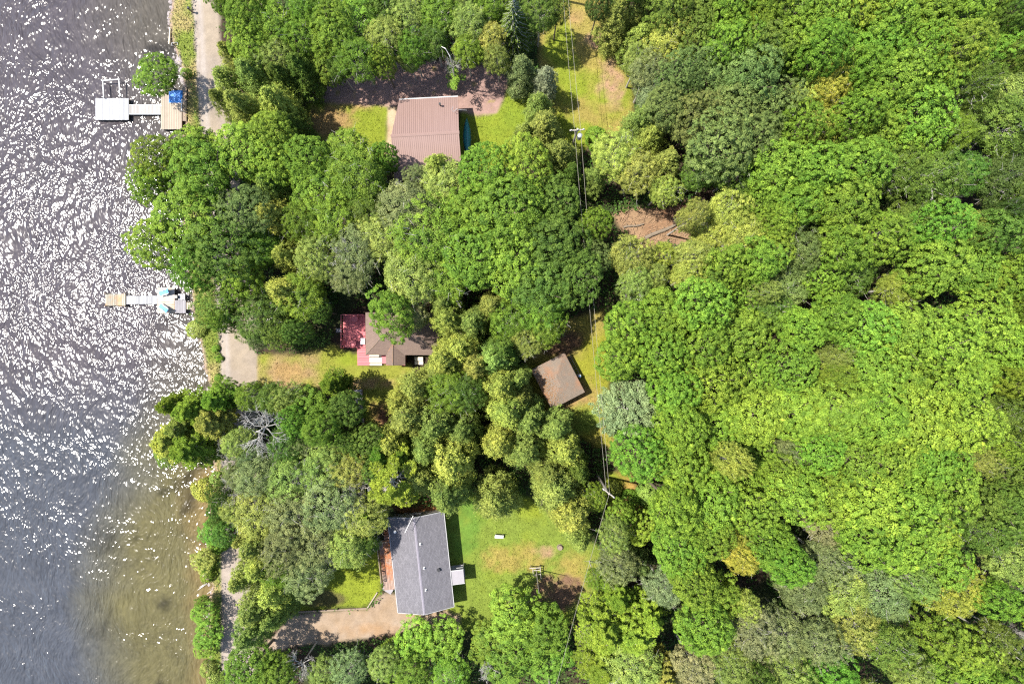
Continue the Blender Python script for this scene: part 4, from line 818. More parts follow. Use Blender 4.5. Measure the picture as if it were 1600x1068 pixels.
st = MB(); sx0 = P(558, 0, .4)[0] - B.location.x; sx1 = P(577, 0, .4)[0] - B.location.x; sy1 = dyb - .02
for i in range(7): st.box(sx0, sx1, sy1 - .28 * (i + 1) + .012, sy1 - .28 * i - .012, .45 - .045 * i, .5 - .045 * i, .3 + .4 * (i % 2))
st.box(sx0, sx1, sy1 - 1.96, sy1, 0, .12, .4); st.build('steps', M_red, B)
cs = MB(); cx0 = P(577.5, 0, .4)[0] - B.location.x; cx1 = P(596.5, 0, .4)[0] - B.location.x; cy1 = P(0, 554, .4)[1] - B.location.y
for i, (w_, g_) in enumerate(((.22, .1), (.5, .1), (.26, 0))):
    off = (0, .32, .92)[i]; cs.box(cx0, cx1, cy1 - off - w_, cy1 - off, .05, .55 - i * .12)
cs.build('porch_step', M_cream, B)
cs = MB(); cs.box(cx1 + .01, -1.36, -2.66, cy1, 0, .5); cs.build('landing', M_red, B)
c2 = MB(); q0 = P(648, 0, .4)[0] - B.location.x; q1 = P(661, 0, .4)[0] - B.location.x; c2.box(q0, q1, -2.35, -1.95, .05, .5); c2.box(q0, q1, -2.78, -2.4, .05, .35); c2.build('porch_step', M_cream, B)
for c in ((-2.6, by0 + .3, 1.6), (1.8, by0 + .3, 1.6)): window(B, c, 'y', out=-1)
window(B, (-.7, -2.6, 1.5), 'y', w=1.0, out=-1); door(B, (bx0 + .3, .3, .62), 'x', out=-1)
lo = empty('garden_step', (*P(530, 516, .2)[:2], 0)); tag(lo, 'small grey slatted step at the left edge of the red deck', 'step'); plank_deck(-.33, .33, -.24, .24, .3, 'y', .13, seed=8).build('tread', M_gdeck, lo); mb = MB(); mb.box(-.3, -.24, -.22, .22, 0, .25).box(.24, .3, -.22, .22, 0, .25); mb.build('side', M_post, lo)
def round_table(px, py, z, label, r=.42):
    t = empty('patio_table', (*P(px, py, z)[:2], z)); tag(t, label, 'table'); mb = MB()
    mb.tube([(0, 0, .68), (0, 0, .73)], r, 20); mb.build('table_top', M_red, t); mb = MB(); mb.tube([(0, 0, 0), (0, 0, .68)], .045, 8); mb.tube([(0, 0, 0), (0, 0, .04)], .25, 12); mb.build('pedestal', M_red, t)
round_table(553.5, 536, .6, 'round red table near the lower edge of the red deck', .34); round_table(556.5, 498, .6, 'round red table at the shaded top of the red deck', .36)
def deck_chair(px, py, z, rz, label, sling, frame, group=None, L=1.2):
    c = empty('deck_chair', (*P(px, py, z)[:2], z), rz); tag(c, label, 'chair', group)
    fr = MB()
    for s_ in (-.27, .27): fr.bar((s_, -L * .5, .34), (s_, L * .12, .30), .04); fr.bar((s_, L * .12, .30), (s_, L * .5, .85), .04); fr.bar((s_, -L * .2, .55), (s_, L * .3, .58), .06, .03)
    fr.build('frame', frame, c)
    for sx in (-.27, .27):
        for sy in (-.4, .2): lg = MB(); lg.box(sx - .02, sx + .02, sy * L - .02, sy * L + .02, 0, .34); lg.build('leg', frame, c)
    se = MB(); se.slab([(-.25, -L * .5, .37), (.25, -L * .5, .37), (.25, L * .12, .33), (-.25, L * .12, .33)], .03); se.build('seat', sling, c)
    bk = MB(); bk.slab([(-.25, L * .12, .33), (.25, L * .12, .33), (.25, L * .52, .9), (-.25, L * .52, .9)], .03); bk.build('backrest', sling, c)
deck_chair(543.5, 536, .6, math.radians(80), 'red chair at the lower left corner of the red deck', M_red, M_red, L=.8)
bxe = empty('storage_box', (*P(567.5, 533, 1)[:2], .6)); tag(bxe, 'pale grey lidded box against the cottage wall on the red deck', 'box')
mb = MB(); mb.box(-.2, .2, -.3, .3, 0, .55); mb.build('body', M_dark, bxe); mb = MB(); mb.box(-.24, .2, -.33, .33, .553, .6); mb.build('lid', noisy('pale_plastic', (.5, .47, .52), .08, 2, .4), bxe)

# --- cabin C: square, low hipped tan roof
Cc = empty('cabin', (*P(872, 595, 2.5)[:2], 0), math.radians(-62.5)); tag(Cc, 'small square cabin with a low tan brown hipped roof', 'cabin')
MB().box(-2.1, 2.1, -1.75, 1.75, -.1, 2.3).build('wall', M_wall_c, Cc)
rb = MB(); e = [(-2.4, -2.02, 2.35), (2.4, -2.02, 2.35), (2.4, 2.02, 2.35), (-2.4, 2.02, 2.35)]; r0, r1 = (-.5, 0, 2.95), (.5, 0, 2.95)
rb.slab([e[0], e[1], r1, r0], .07); rb.slab([e[2], e[3], r0, r1], .07); rb.slab([e[3], e[0], r0], .07); rb.slab([e[1], e[2], r1], .07)
ro = rb.build('roof', M_sh_tan, Cc); uv_planar(ro, (1, 0, 0), (0, 1, 0))
window(Cc, (.9, 1.75, 1.4), 'y'); window(Cc, (2.1, .6, 1.4), 'x'); door(Cc, (-.9, 1.75, .1), 'y', mat=M_post)
tk = empty('gas_tank', (*P(905, 587, .6)[:2], 0)); tag(tk, 'white and blue gas tank against the right wall of the small cabin', 'tank')
mb = MB(); mb.tube([(0, 0, .06), (0, 0, .2), (0, 0, 1.05), (0, 0, 1.18)], [.18, .21, .21, .1], 14); mb.build('cylinder', M_rail, tk, True); mb = MB(); mb.tube([(0, 0, 1.18), (0, 0, 1.32)], .09, 10); mb.build('collar', M_sling, tk)
ld = empty('ladder', (*P(897, 573, .3)[:2], .12), math.radians(27)); tag(ld, 'pale ladder lying along the upper right wall of the small cabin', 'ladder')
mb = MB(); mb.bar((-.18, -1.3, .1), (-.18, 1.3, .1), .05); mb.build('rail', M_pole, ld); mb = MB(); mb.bar((.18, -1.3, .1), (.18, 1.3, .1), .05); mb.build('rail', M_pole, ld)
mb = MB(); [mb.bar((-.18, -1.2 + i * .3, .1), (.18, -1.2 + i * .3, .1), .03) for i in range(9)]; mb.build('rungs', M_pole, ld)

# --- cottage D: grey shingle gable
D = empty('cottage', (*P(656.5, 880, 3.1)[:2], 0), math.radians(6.2)); tag(D, 'cottage with a long grey shingle roof and side deck', 'cottage')
hw, hl = 3.02, 5.12
walls_gable(-2.7, 2.7, -4.8, 4.8, -.1, 2.5, 3.75, 'y').build('wall', M_wall_d, D)
rb = MB(); rb.slab([(-hw, -hl, 2.6), (0, -hl, 3.95), (0, hl, 3.95), (-hw, hl, 2.6)], .09); rb.slab([(0, -hl, 3.95), (hw, -hl, 2.6), (hw, hl, 2.6), (0, hl, 3.95)], .09)
ro = rb.build('roof', M_sh_grey, D); uv_planar(ro, (0, 1, 0), (1, 0, 0))
mb = MB(); mb.slab([(-.13, -hl, 3.915), (0, -hl, 3.972), (0, hl, 3.972), (-.13, hl, 3.915)], .015).slab([(0, -hl, 3.972), (.13, -hl, 3.915), (.13, hl, 3.915), (0, hl, 3.972)], .015); mb.build('ridge_cap', noisy('grey_ridge_shingle', (.19, .175, .2), .3, 9, .9), ro)
mb = MB(); mb.box(-hw - .06, -hw - .005, -hl, hl, 2.5, 2.6); mb.build('gutter', M_trim, D); mb = MB(); mb.box(hw + .005, hw + .06, -hl, hl, 2.5, 2.6); mb.build('gutter', M_trim, D)
mb = MB()
for s_ in (-1, 1):
    mb.bar((s_ * hw, hl + .02, 2.56), (0, hl + .02, 3.9), .05, .16); mb.bar((s_ * hw, -hl - .02, 2.56), (0, -hl - .02, 3.9), .05, .16)
mb.build('fascia', M_trim, D)
for x, y in ((.35, 2.3), (.45, -.3), (.4, -2.6)):
    mb = MB(); z = 3.95 - x * .447; mb.tube([(x, y, z - .05), (x, y, z + .3)], .06, 8); mb.tube([(x, y, z), (x, y, z + .03)], .13, 8); mb.build('vent_pipe', M_rail, ro)
mb = MB(); mb.box(1.75, 2.05, -1.0, -.7, 3.0, 3.32, rz=.4); mb.build('roof_vent', M_dark, ro)
mb = MB(); mb.tube([(-2.3, 3.7, 2.8), (-2.3, 3.7, 3.2)], .07, 10); mb.tube([(-2.3, 3.7, 3.2), (-2.3, 3.7, 3.28), (-2.3, 3.7, 3.36)], [.17, .17, .05], 12); mb.build('dome_vent', M_rail, ro)
for c in ((2.7, 3.0, 1.5), (2.7, .8, 1.5), (2.7, -3.6, 1.5)): window(D, c, 'x')
for c in ((-2.7, 3.2, 1.5), (-2.7, -1.8, 1.5)): window(D, c, 'x', out=-1)
window(D, (0, 4.8, 1.5), 'y'); window(D, (0, -4.8, 1.5), 'y', out=-1); door(D, (2.7, -2.0, .45), 'x'); door(D, (-2.7, .4, .45), 'x', out=-1, mat=M_glass)
pd = plank_deck(2.72, 4.35, -2.75, -1.4, .55, 'y', .14, seed=12).build('porch', M_gdeck, D)
pr_ = MB(); pr_.slab([(3.1, -2.78, 2.5), (4.42, -2.78, 2.42), (4.42, -1.35, 2.42), (3.1, -1.35, 2.5)], .05); prf = pr_.build('porch_roof', M_gdeck, D)
mb = MB(); mb.bar((3.1, -2.81, 2.5), (4.45, -2.81, 2.42), .06, .1); mb.bar((3.1, -1.32, 2.5), (4.45, -1.32, 2.42), .06, .1); mb.build('porch_trim', M_trim, prf)
mb = MB(); [mb.bar((2.75, y, 1.45), (4.33, y, 1.45), .07, .05) for y in (-2.73, -1.42)]; mb.bar((4.33, -2.73, 1.45), (4.33, -2.1, 1.45), .07, .05)
[mb.box(x - .035, x + .035, y - .035, y + .035, 0, 2.38) for x in (4.33,) for y in (-2.73, -1.42)]; mb.build('porch_railing', M_trim, D)
dk = plank_deck(-4.75, -2.72, -3.3, 2.2, .5, 'y', .14, seed=13).build('deck', M_wood, D)
mb = MB(); mb.bar((-4.76, -2.2, 1.4), (-4.76, 2.2, 1.4), .08, .05); mb.bar((-4.76, 2.2, 1.4), (-2.75, 2.2, 1.4), .08, .05); [mb.box(-4.8, -4.72, -2.2 + i * 1.1 - .04, -2.2 + i * 1.1 + .04, 0, 1.37) for i in range(5)]
[mb.box(-4.77, -4.75, -2.2 + i * .16, -2.12 + i * .16, .6, 1.36) for i in range(27)]; mb.build('deck_railing', M_post, D)
mb = MB(); [mb.box(-4.15, -2.9, 2.25 + i * .28, 2.5 + i * .28, .36 - i * .1, .4 - i * .1) for i in range(4)]; mb.build('steps', M_wood, D)
mb = MB(); [mb.box(-4.75, -3.65, -3.4 - i * .24, -3.2 - i * .24, .36 - i * .12, .4 - i * .12, rz=-.65, c=(-4.0, -3.2)) for i in range(3)]; mb.build('steps', M_gdeck, D)
mb = MB(); mb.bar((-3.55, -3.33, .52), (-2.75, -3.33, .52), .06, .05); mb.build('deck_edge', M_trim, D)
# antenna standing left of cottage D
an = empty('television_antenna', (*P(640, 817, 4.8)[:2], 0), 0); tag(an, 'ladder like television antenna over the top left corner of the grey roof', 'antenna')
mb = MB(); mb.tube([(0, 0, 3.2), (0, 0, 5.2)], .025, 6); mb.build('mast', M_steel, an)
mb = MB(); mb.bar((.42, .88, 5.15), (-.46, -.92, 5.15), .045); mb.build('boom', M_rail, an)
mb = MB()
for i in range(9):
    t_ = i / 8; c = Vector((.42 - .88 * t_, .88 - 1.8 * t_, 5.17)); d_ = Vector((-.9, .44, 0)).normalized() * (.22 + .10 * t_); mb.bar(c + d_ * 1.4, c - d_ * .5, .022)
mb.build('elements', M_dark, an)

# fallen leaves lying on the cabin roof and on the side deck of cottage D
def litter(parent, pts, label, col):
    rg_ = np.random.default_rng(len(pts)); pts = np.array(pts); n = len(pts)
    mb_ = quads(pts, np.array([0, 0, 1.]) + rg_.normal(size=(n, 3)) * .25, .09 * (.6 + .8 * rg_.random(n)), .7, rg_.random(n), rg_)
    o_ = obj('fallen_leaves', mesh_np('fallen_leaves', mb_[0], mb_[1], M_leaf, tone=mb_[2])); o_.color = (*col, 1)
    o_.location = parent.location; o_.rotation_euler = parent.rotation_euler; tag(o_, label, 'leaves', kind='stuff')
rg = np.random.default_rng(31); pts = []
while len(pts) < 900:
    x, y = rg.normal() * 1.3 + .2, -2.0 + abs(rg.normal()) * .75
    if abs(x) < 2.3 and y < 0: pts.append((x, y, 2.38 + (2.02 - max(abs(y), abs(x) - .4)) * .297 + .01))
litter(Cc, pts, 'orange brown fallen leaves on the left side of the cabin roof', (.26, .125, .05))
litter(D, [(rg.uniform(-4.3, -3.05), min(2.1, max(-3.2, 1.0 + rg.normal() * 1.0)), .515) for _ in range(700)], 'rusty fallen leaves on the side deck of the grey roofed cottage', (.32, .12, .03))
# --- yard things
bn = empty('bench', (*P(780, 837.5, .4)[:2], 0), math.radians(-3)); tag(bn, 'small white bench at the foot of a cedar on the lower lawn', 'bench')
plank_deck(-.48, .48, -.2, .2, .45, 'x', .13, seed=4).build('seat', M_rail, bn)
for x in (-.4, .4): mb = MB(); mb.box(x - .03, x + .03, -.18, .18, 0, .41); mb.build('leg', M_rail, bn)
mb = MB(); mb.box(-.48, .48, .2, .24, .6, .85); mb.box(-.44, -.38, .2, .235, .3, .6); mb.box(.38, .44, .2, .235, .3, .6); mb.build('backrest', M_rail, bn)
def lump(name, px, py, r, hgt, mat, label, cat, seed, z=0, group=None):
    mb = MB(); rg_ = np.random.default_rng(seed); n, m_ = 9, 6
    vs = [(0, 0, hgt)];
    for j in range(1, m_):
        for i in range(n): a = 2 * math.pi * i / n; ph = math.pi * .62 * j / (m_ - 1); q_ = r * math.sin(ph) * (1 + rg_.normal() * .12); vs.append((q_ * math.cos(a), q_ * math.sin(a), hgt * math.cos(ph) * (1 + rg_.normal() * .1)))
    fs = [(0, 1 + i, 1 + (i + 1) % n) for i in range(n)]
    for j in range(m_ - 2):
        for i in range(n): b = 1 + j * n; fs.append((b + i, b + n + i, b + n + (i + 1) % n, b + (i + 1) % n))
    mb.add(vs, fs); me = mb.mesh(name, mat); return me
sp = empty('tree_stump', (*P(875, 855, .2)[:2], 0)); tag(sp, 'dark cut tree stump standing on the lower lawn', 'stump')
mb = MB(); mb.tube([(0, 0, -.05), (0, 0, .12), (0, 0, .38)], [.42, .3, .27], 12); mb.build('bark', M_bark, sp); mb = MB(); mb.tube([(0, 0, .381), (0, 0, .39)], .24, 12); mb.build('cut_face', M_post, sp)
ms = empty('yard_mast', (*P(838, 888, 0)[:2], 0), math.radians(4)); tag(ms, 'tall thin mast with a wooden bracket frame at its foot on the lawn', 'mast')
mb = MB(); mb.tube([(0, -.05, 0), (0, -.05, 7.2)], [.07, .035], 8); mb.build('pole', M_pole, ms)
mb = MB(); mb.bar((-.75, .4, .9), (.5, .4, .9), .09); mb.bar((-.4, .1, .75), (.45, .1, .75), .07); mb.bar((-.4, .4, .85), (-.4, -.5, .8), .07); mb.bar((.42, .4, .85), (.42, -.9, .8), .06); mb.bar((-.2, -.35, .8), (.42, -.35, .8), .06); [mb.box(x - .04, x + .04, y - .04, y + .04, 0, .86) for x in (-.6, .42) for y in (.4, )]; mb.bar((-.4, -.5, .8), (0, -.05, 2.0), .05); mb.build('bracket_frame', M_pole, ms)
# timber edging between lawn and tan driveway
te = empty('timber_edging', (*P(525, 951, 0)[:2], 0)); tag(te, 'dark timber edging between the left lawn and the tan driveway', 'edging')
a = P(462, 955) - P(525, 951); b = P(574, 949) - P(525, 951); c = P(590, 924) - P(525, 951)
mb = MB(); mb.bar((a[0], a[1], .08), (b[0], b[1], .08), .16, .22); mb.build('long_timber', M_post, te); mb = MB(); mb.bar((b[0], b[1], .08), (c[0], c[1], .08), .12, .2); mb.build('short_timber', M_tdeck, te)
# wooden garden steps between the shrubs
gs = empty('garden_stair', (*P(561, 634, .2)[:2], 0), math.radians(3)); tag(gs, 'narrow grey wooden garden stair between dark trees below the red deck', 'stair')
mb = MB(); [mb.box(-.4, .4, -1.85 + i * .31, -1.58 + i * .31, .10 + .02 * i, .15 + .02 * i, .3 + .1 * (i % 4)) for i in range(12)]; mb.build('treads', M_gdeck, gs)
for x in (-.45, .45): mb = MB(); mb.box(x - .04, x + .04, -1.9, 1.9, 0, .35 if x > 0 else .22); mb.build('stringer', M_post, gs)
# logs in the clearing
for (x0, y0, x1, y1, r, lb) in ((1008, 372, 1060, 349, .2, 'thick brown fallen log crossing the clearing'), (974, 355, 1006, 350, .11, 'thin pale fallen log at the left end of the clearing')):
    p, q_ = P(x0, y0, .2), P(x1, y1, .3); lg = empty('fallen_log', ((p[0] + q_[0]) / 2, (p[1] + q_[1]) / 2, 0)); tag(lg, lb, 'log')
    c = (p + q_) / 2; c[2] = 0; d_ = (q_ - p) / 2; mb = MB(); pts = [tuple(-d_ * (1 - 2 * t_) + np.array([0, .06 * math.sin(t_ * 7), .22])) for t_ in np.linspace(0, 1, 6)]
    mb.tube(pts, [r * 1.15, r * 1.05, r, r * .9, r * .8, r * .6], 8); mb.build('bark', M_bark, lg)
    mb = MB(); [mb.tube([pts[i], tuple(np.array(pts[i]) + np.array([.2 * (-1) ** i, .35, .25]))], [r * .3, r * .12], 5) for i in (1, 3, 4)]; mb.build('branch_stub', M_bark, lg)
rg = np.random.default_rng(77); mb = MB()
for _ in range(240):
    p = P(rg.uniform(968, 1074), rg.uniform(328, 384), .05); a = rg.normal() * .5 + (1.1 if rg.random() < .5 else 0); L_ = .3 + rg.random() * .8; mb.bar((p[0], p[1], .04 + rg.random() * .1), (p[0] + L_ * math.cos(a), p[1] + L_ * math.sin(a), .06 + rg.random() * .2), .025 + .02 * rg.random(), tone=rg.random())
tag(mb.build('brush_debris', noisy('dead_sticks', (.26, .165, .10), .2, 2, .9, tone_amt=.8)), 'brown dead sticks and slash covering the log clearing', 'debris', kind='stuff')

# ------------------------------------------------------------------ docks
def posts(parent, pts, z0=-1.6, z1=.35, r=.05, mat=None):
    for x, y in pts: mb = MB(); mb.tube([(x, y, z0), (x, y, z1)], r, 8); mb.build('post', mat or M_post, parent)
def rect(px0, py0, px1, py1, z, o): a = P(px0, py1, z); b = P(px1, py0, z); return a[0] - o[0], b[0] - o[0], a[1] - o[1], b[1] - o[1]
o = P(230, 171, 0); D1 = empty('dock', (o[0], o[1], 0)); tag(D1, 'long dock ending in a wide white platform near the top', 'dock')
x0, x1, y0, y1 = rect(149, 153.5, 201, 187.5, .1, o); plank_deck(x0, x1, y0, y1, .10, 'y', .14, seed=21).build('platform', M_wdeck, D1); posts(D1, [(x0 + .1, y0 + .1), (x1 - .1, y0 + .1), (x0 + .1, y1 - .1), (x1 - .1, y1 - .1)], z1=.08)
mb = MB(); mb.box(x0 + .05, x1 - .05, y0 + .05, y1 - .05, -.18, .05); mb.build('platform_frame', M_post, D1)
x0, x1, y0, y1 = rect(201.5, 164, 251, 178, .1, o); plank_deck(x0, x1, y0, y1, .08, 'y', .15, seed=22, tv=.8).build('gangway', noisy('pale_gangway_boards', (.30, .28, .26), .12, 2, .7, tone_amt=.45), D1); mb = MB(); mb.box(x0, x1, y0 - .04, y0 - .0, -.1, .07).box(x0, x1, y1, y1 + .04, -.1, .07); mb.build('gangway_beam', M_rail, D1)
x0, x1, y0, y1 = rect(251.5, 140, 284, 202, .15, o); plank_deck(x0, x1, y0, y1, .15, 'y', .2, seed=23, tv=.8).build('shore_deck', M_tdeck, D1); posts(D1, [(x0 + .1, y0 + .1), (x0 + .1, (y0 + y1) / 2), (x0 + .1, y1 - .1)], z1=.1); mb = MB(); mb.box(x0 + .05, x1, y0 + .05, y1 - .05, -.12, .10); mb.build('deck_frame', M_post, D1)
x0, x1, y0, y1 = rect(285, 156, 287, 173, .8, o); mb = MB(); mb.bar((x0, y0, .95), (x0, y1, .95), .07); mb.box(x0 - .04, x0 + .04, y0 - .04, y0 + .04, 0, .92); mb.box(x0 - .04, x0 + .04, y1 - .04, y1 + .04, 0, .92); mb.build('handrail', M_rail, D1)
# retaining timber wall behind dock
rw = empty('retaining_wall', (*P(288, 162, .2)[:2], 0)); tag(rw, 'brown timber retaining wall behind the upper dock', 'wall'); mb = MB(); mb.box(-.15, .2, -1.9, 1.9, -.6, .15); mb.build('timbers', noisy('brown_timber', (.16, .09, .065), .2, 2, .85), rw); mb = MB(); mb.box(-.19, .24, -1.92, 1.92, .152, .2); mb.build('cap', M_post, rw)
# boat lift frame
bl = empty('boat_lift', (*P(175, 140, .2)[:2], 0), math.radians(3)); tag(bl, 'white metal boat lift frame standing above the white platform', 'boat lift')
mb = MB(); mb.bar((-1.0, .98, .35), (1.0, 1.02, .35), .09); mb.build('cross_beam', M_rail, bl)
for x in (-.9, .9): mb = MB(); mb.bar((x, -.95, .32), (x, .95, .32), .08); mb.build('side_beam', M_rail, bl)
for x in (-.9, .9):
    for y in (-.9, .95): mb = MB(); mb.tube([(x, y, -1.6), (x, y, .6)], .035, 8); mb.build('leg', M_steel, bl)
# blue tarpaulin over a low frame
tp = empty('tarpaulin', (*P(272.5, 149.5, .5)[:2], .152)); tag(tp, 'bright blue tarpaulin draped over gear on the upper dock', 'tarpaulin')
rg = np.random.default_rng(8); n = 15; xs = np.linspace(-.78, .78, n); ys = np.linspace(-.72, .72, n); TX, TY = np.meshgrid(xs, ys)
e_ = np.maximum(np.abs(TX) / .78, np.abs(TY) / .72); TZ = .2 * np.clip(1.3 - e_ ** 14, 0, 1) + (fbm(TX + 5, TY + 5, .4, 3) - .5) * .06; TZ[e_ > .99] = .01
tp_o = obj('sheet', mesh_np('sheet', np.stack([TX, TY, TZ], -1).reshape(-1, 3), grid_faces(n, n), M_blue, smooth=True), tp)
mb = MB(); [mb.tube([(-.76, y, 0.06), (.76, y, .06)], .02, 5) for y in (-.7, .7)]; mb.build('hem_rope', M_rail, tp)
# dock 2
o = P(235, 469, 0); D2 = empty('dock', (o[0], o[1], 0)); tag(D2, 'narrow dock with two blue chairs on its square platform', 'dock')
x0, x1, y0, y1 = rect(164.5, 459, 196, 477.5, .12, o); plank_deck(x0, x1, y0, y1, .12, 'y', .2, seed=31).build('end_section', M_rot, D2); posts(D2, [(x0 + .1, y0 - .05), (x1 + .02, y0 - .06), (x1 + .02, y1 + .06), (x0 + .1, y1 + .05)], r=.07, z1=.4)
x0, x1, y0, y1 = rect(197.5, 462, 245, 475, .1, o); plank_deck(x0, x1, y0, y1, .10, 'y', .15, seed=32).build('gangway', M_wdeck, D2)
x0, x1, y0, y1 = rect(245.5, 449, 273, 489, .16, o); plank_deck(x0, x1, y0, y1, .16, 'x', .18, seed=33, tv=.9).build('platform', noisy('sun_bleached_boards', (.34, .31, .28), .15, 1.2, .7, tone_amt=.3, stain=(.34, .25, .17), stain_scale=.5), D2); posts(D2, [(x0 + .1, y0 + .1), (x1 - .1, y0 + .1), (x0 + .1, y1 - .1), (x1 - .1, y1 - .1)], z1=.12)
x0, x1, y0, y1 = rect(273.5, 469, 290, 489, .16, o); plank_deck(x0, x1, y0, y1, .14, 'y', .15, seed=34).build('grey_section', M_gdeck, D2)
x0, x1, y0, y1 = rect(278, 459, 289, 468.5, .16, o); plank_deck(x0, x1, y0, y1, .14, 'y', .15, seed=35).build('white_section', M_wdeck, D2)
x0, x1, y0, y1 = rect(290.5, 472, 303, 483, .3, o); plank_deck(x0, x1, y0, y1, .18, 'y', .2, seed=36).build('shore_ramp', M_tdeck, D2)
bb = empty('storage_box', (*P(275.7, 463.5, .3)[:2], .15)); tag(bb, 'small black box beside the platform of the lower dock', 'box'); mb = MB(); mb.box(-.16, .16, -.16, .16, 0, .3); mb.build('body', M_dark, bb); mb = MB(); mb.box(-.18, .18, -.18, .18, .302, .34); mb.build('lid', M_dark, bb)
deck_chair(260, 457, .16, math.radians(-75), 'blue sling chair on the lower dock, upper of the two', M_sling, M_rail, 'blue chairs on the lower dock', L=1.25)
deck_chair(259.5, 482, .16, math.radians(-122), 'blue sling chair on the lower dock, lower of the two', M_sling, M_rail, 'blue chairs on the lower dock', L=1.25)
# shoreline boards, stones and driftwood
sb = empty('shore_board', (*P(264.5, 56, .1)[:2], -.45), math.radians(-4)); tag(sb, 'long pale board edging the grass bank at the waterline', 'board'); mb = MB(); mb.box(-.05, .05, -.9, .9, 0, .55); mb.build('plank', M_cream, sb); mb = MB(); [mb.box(-.13, -.055, y - .04, y + .04, -.4, .6) for y in (-.7, .7)]; mb.build('stake', M_post, sb)
bx = empty('crate', (*P(273, 69, .1)[:2], -.3), math.radians(8)); tag(bx, 'dark open crate at the waterline below the pale board', 'crate'); mb = MB(); mb.box(-.32, .32, -.14, .14, 0, .05).box(-.32, .32, .1, .14, .05, .4).box(-.32, .32, -.14, -.1, .05, .4); mb.build('body', M_dark, bx); mb = MB(); mb.box(-.34, -.3, -.18, .18, .0, .43).box(.3, .34, -.18, .18, 0, .43).box(-.3, .3, .145, .18, .3, .42); mb.build('rim', M_trim, bx)
rk = [lump('rock', 0, 0, .3, .26, M_rock, '', '', s_) for s_ in (1, 2, 3, 4)]
rg = np.random.default_rng(12); rn = 0
for k_ in range(120):
    y = rg.uniform(-5, 135) if k_ < 78 else rg.uniform(515, 700) if k_ < 100 else rg.uniform(880, 1010)
    x = float(np.interp(y, sh_y, sh_x)) + rg.normal() * 4 + 1
    if 45 < y < 72 and x > 262 and k_ < 78: continue
    p = P(x, y, -.4); r_ = obj('rock', rk[int(rg.integers(4))], None, (p[0], p[1], float(land_z(np.array([[p[0]]]), np.array([[p[1]]]))[0, 0]) * .5 - .18)); sc = .35 + rg.random() ** 2 * 1.0
    r_.scale = (sc, sc * (.7 + .5 * rg.random()), sc * .8); r_.rotation_euler = (0, 0, rg.random() * 6)
    where = 'by the grass bank above the upper dock' if k_ < 78 else 'below the lower dock' if k_ < 100 else 'beside the driftwood at the bottom'
    tag(r_, f'small greyish stone at the waterline {where}', 'rock', f'stones along the waterline {where}')
dw = empty('driftwood', (*P(314, 918, 0)[:2], -.4), 0); tag(dw, 'grey driftwood sticks lying in the shallows at the lower shore', 'driftwood'); mb = MB()
for dx_, dy_, a, L_ in ((0, 0, .6, 1.3), (.1, .2, .52, 1.0), (-.2, -.1, .7, .8), (.9, -.5, .65, 1.0)): mb.tube([(dx_ - L_ / 2 * math.cos(a), dy_ - L_ / 2 * math.sin(a), .02), (dx_, dy_, .08), (dx_ + L_ / 2 * math.cos(a), dy_ + L_ / 2 * math.sin(a), .1)], [.03, .045, .02], 5)
mb.build('sticks', M_pale, dw)
lp = empty('marker_post', (*P(297.5, 16, .5)[:2], 0)); tag(lp, 'short dark post at the lake side of the lane near the top', 'post'); mb = MB(); mb.tube([(0, 0, -.1), (0, 0, 1.0)], .08, 8); mb.build('shaft', M_post, lp); mb = MB(); mb.tube([(0, 0, 1.0), (0, 0, 1.12)], [.17, .1], 8); mb.build('cap', M_dark, lp)
# leaning white birch stem over the driveway
bs = empty('leaning_birch', (*P(708, 128, 0)[:2], 0)); o = P(708, 128, 0); tag(bs, 'slender white birch bowed over the mauve driveway', 'tree')
pts = [np.array([0, 0, 0])] + [P(x, y, z) - np.array([o[0], o[1], 0]) for x, y, z in ((709, 122, 2.5), (708, 104, 5.5), (703, 88, 7.8), (696, 76, 8.6), (690, 73, 8.3))]
mb = MB(); mb.tube([tuple(p) for p in pts], [.09, .08, .07, .055, .04, .025], 7); mb.build('trunk', noisy('white_bark', (.62, .58, .55), .15, 3, .7), bs)
rg = np.random.default_rng(9); cen = np.array([P(x, y, z) - np.array([o[0], o[1], 0]) for x, y, z in [(709 + rg.normal() * 6, 96 + rg.random() * 40, 1.5 + rg.random() * 3.5) for _ in range(22)]]); ax_ = np.tile(np.array([[0, 0, 1.]]), (22, 1))
v, f, t = puffs(cen, ax_, np.full(22, .38), 110, .12, .7, rg, tvar=.3); cr = obj('crown', mesh_np('crown', v, f, M_leaf, tone=t), bs); cr.color = (*COLS['l'], 1)

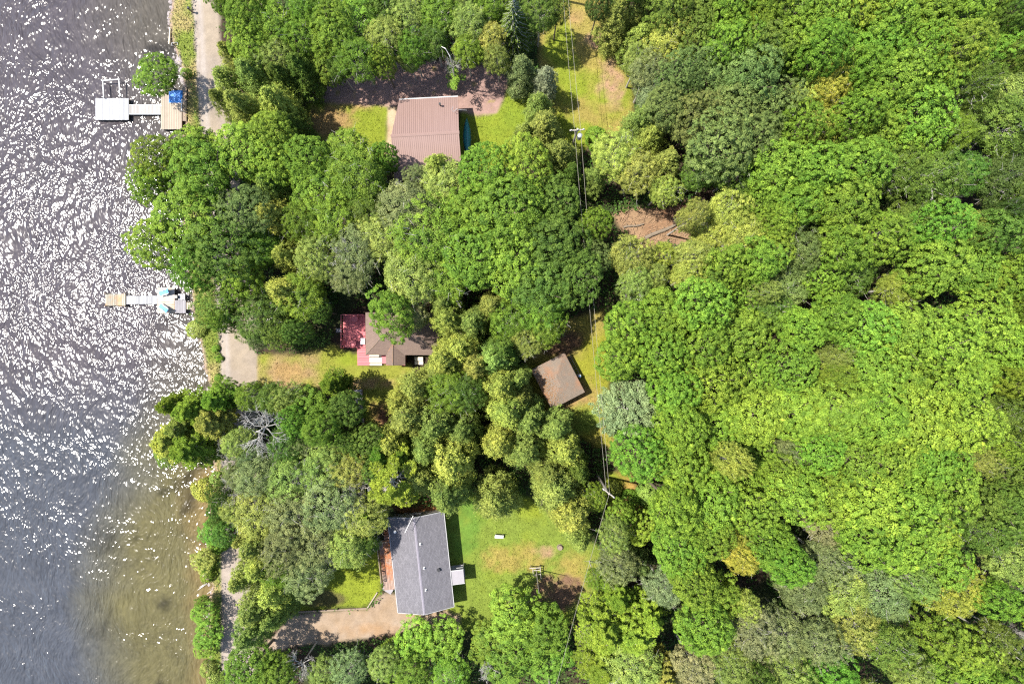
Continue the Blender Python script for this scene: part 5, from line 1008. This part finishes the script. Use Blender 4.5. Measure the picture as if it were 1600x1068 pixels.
# ------------------------------------------------------------------ power line
def upole(px, py, z, rz, label, transformer=False):
    p = P(px, py, z); e = empty('utility_pole', (p[0], p[1], 0), rz); tag(e, label, 'utility pole', 'utility poles of the power line')
    mb = MB(); mb.tube([(0, 0, -.2), (0, 0, z + .3)], [.16, .1], 10); mb.build('shaft', M_pole, e)
    mb = MB(); mb.bar((-.75, 0, z - .05), (.75, 0, z - .05), .11); mb.bar((-.4, .05, z - .1), (0, .05, z - .75), .04); mb.bar((.4, .05, z - .1), (0, .05, z - .75), .04); mb.build('crossarm', M_pole, e)
    for x in (-.6, .6): mb = MB(); mb.tube([(x, 0, z + .01), (x, 0, z + .12), (x, 0, z + .22)], [.05, .07, .03], 8); mb.build('insulator', M_rail, e)
    if transformer: mb = MB(); mb.tube([(.3, -.35, z - 1.5), (.3, -.35, z - .62), (.3, -.35, z - .55)], [.24, .24, .12], 14); mb.build('transformer', M_steel, e)
    return p
ZP = 9.2
p0 = upole(880, -75, ZP, 0, 'utility pole beyond the top edge at the end of the wires')
p1 = upole(902, 203, ZP, math.radians(4), 'utility pole with a grey transformer can at the end of the dry grass strip', True)
p2 = upole(951, 770, ZP, math.radians(-38), 'utility pole with a diagonal crossarm beside the weedy verge')
p3 = upole(862, 1095, ZP, math.radians(20), 'utility pole beyond the bottom edge at the end of the wires')
def wire(a, b, off_a, off_b, sag, label):
    a = np.array([a[0] + off_a[0], a[1] + off_a[1], ZP + .25]); b = np.array([b[0] + off_b[0], b[1] + off_b[1], ZP + .25]); mb = MB()
    pts = [tuple(a + (b - a) * t_ - np.array([0, 0, sag * 4 * t_ * (1 - t_)])) for t_ in np.linspace(0, 1, 15)]
    mb.tube(pts, .015, 5); o_ = mb.build('power_line', M_wire); tag(o_, label, 'wire', 'wires of the power line')
wire(p0, p1, (-.35, 0), (-.3, .05), .5, 'left wire of the pair over the dry grass strip'); wire(p0, p1, (.1, 0), (.3, .05), .5, 'right wire of the pair over the dry grass strip')
wire(p1, p2, (-.3, -.05), (-.25, .15), .5, 'left wire between the two visible utility poles'); wire(p1, p2, (.3, -.05), (.05, .1), .5, 'right wire between the two visible utility poles')
wire(p2, p3, (0, -.1), (0, 0), .5, 'wire running down from the lower utility pole')
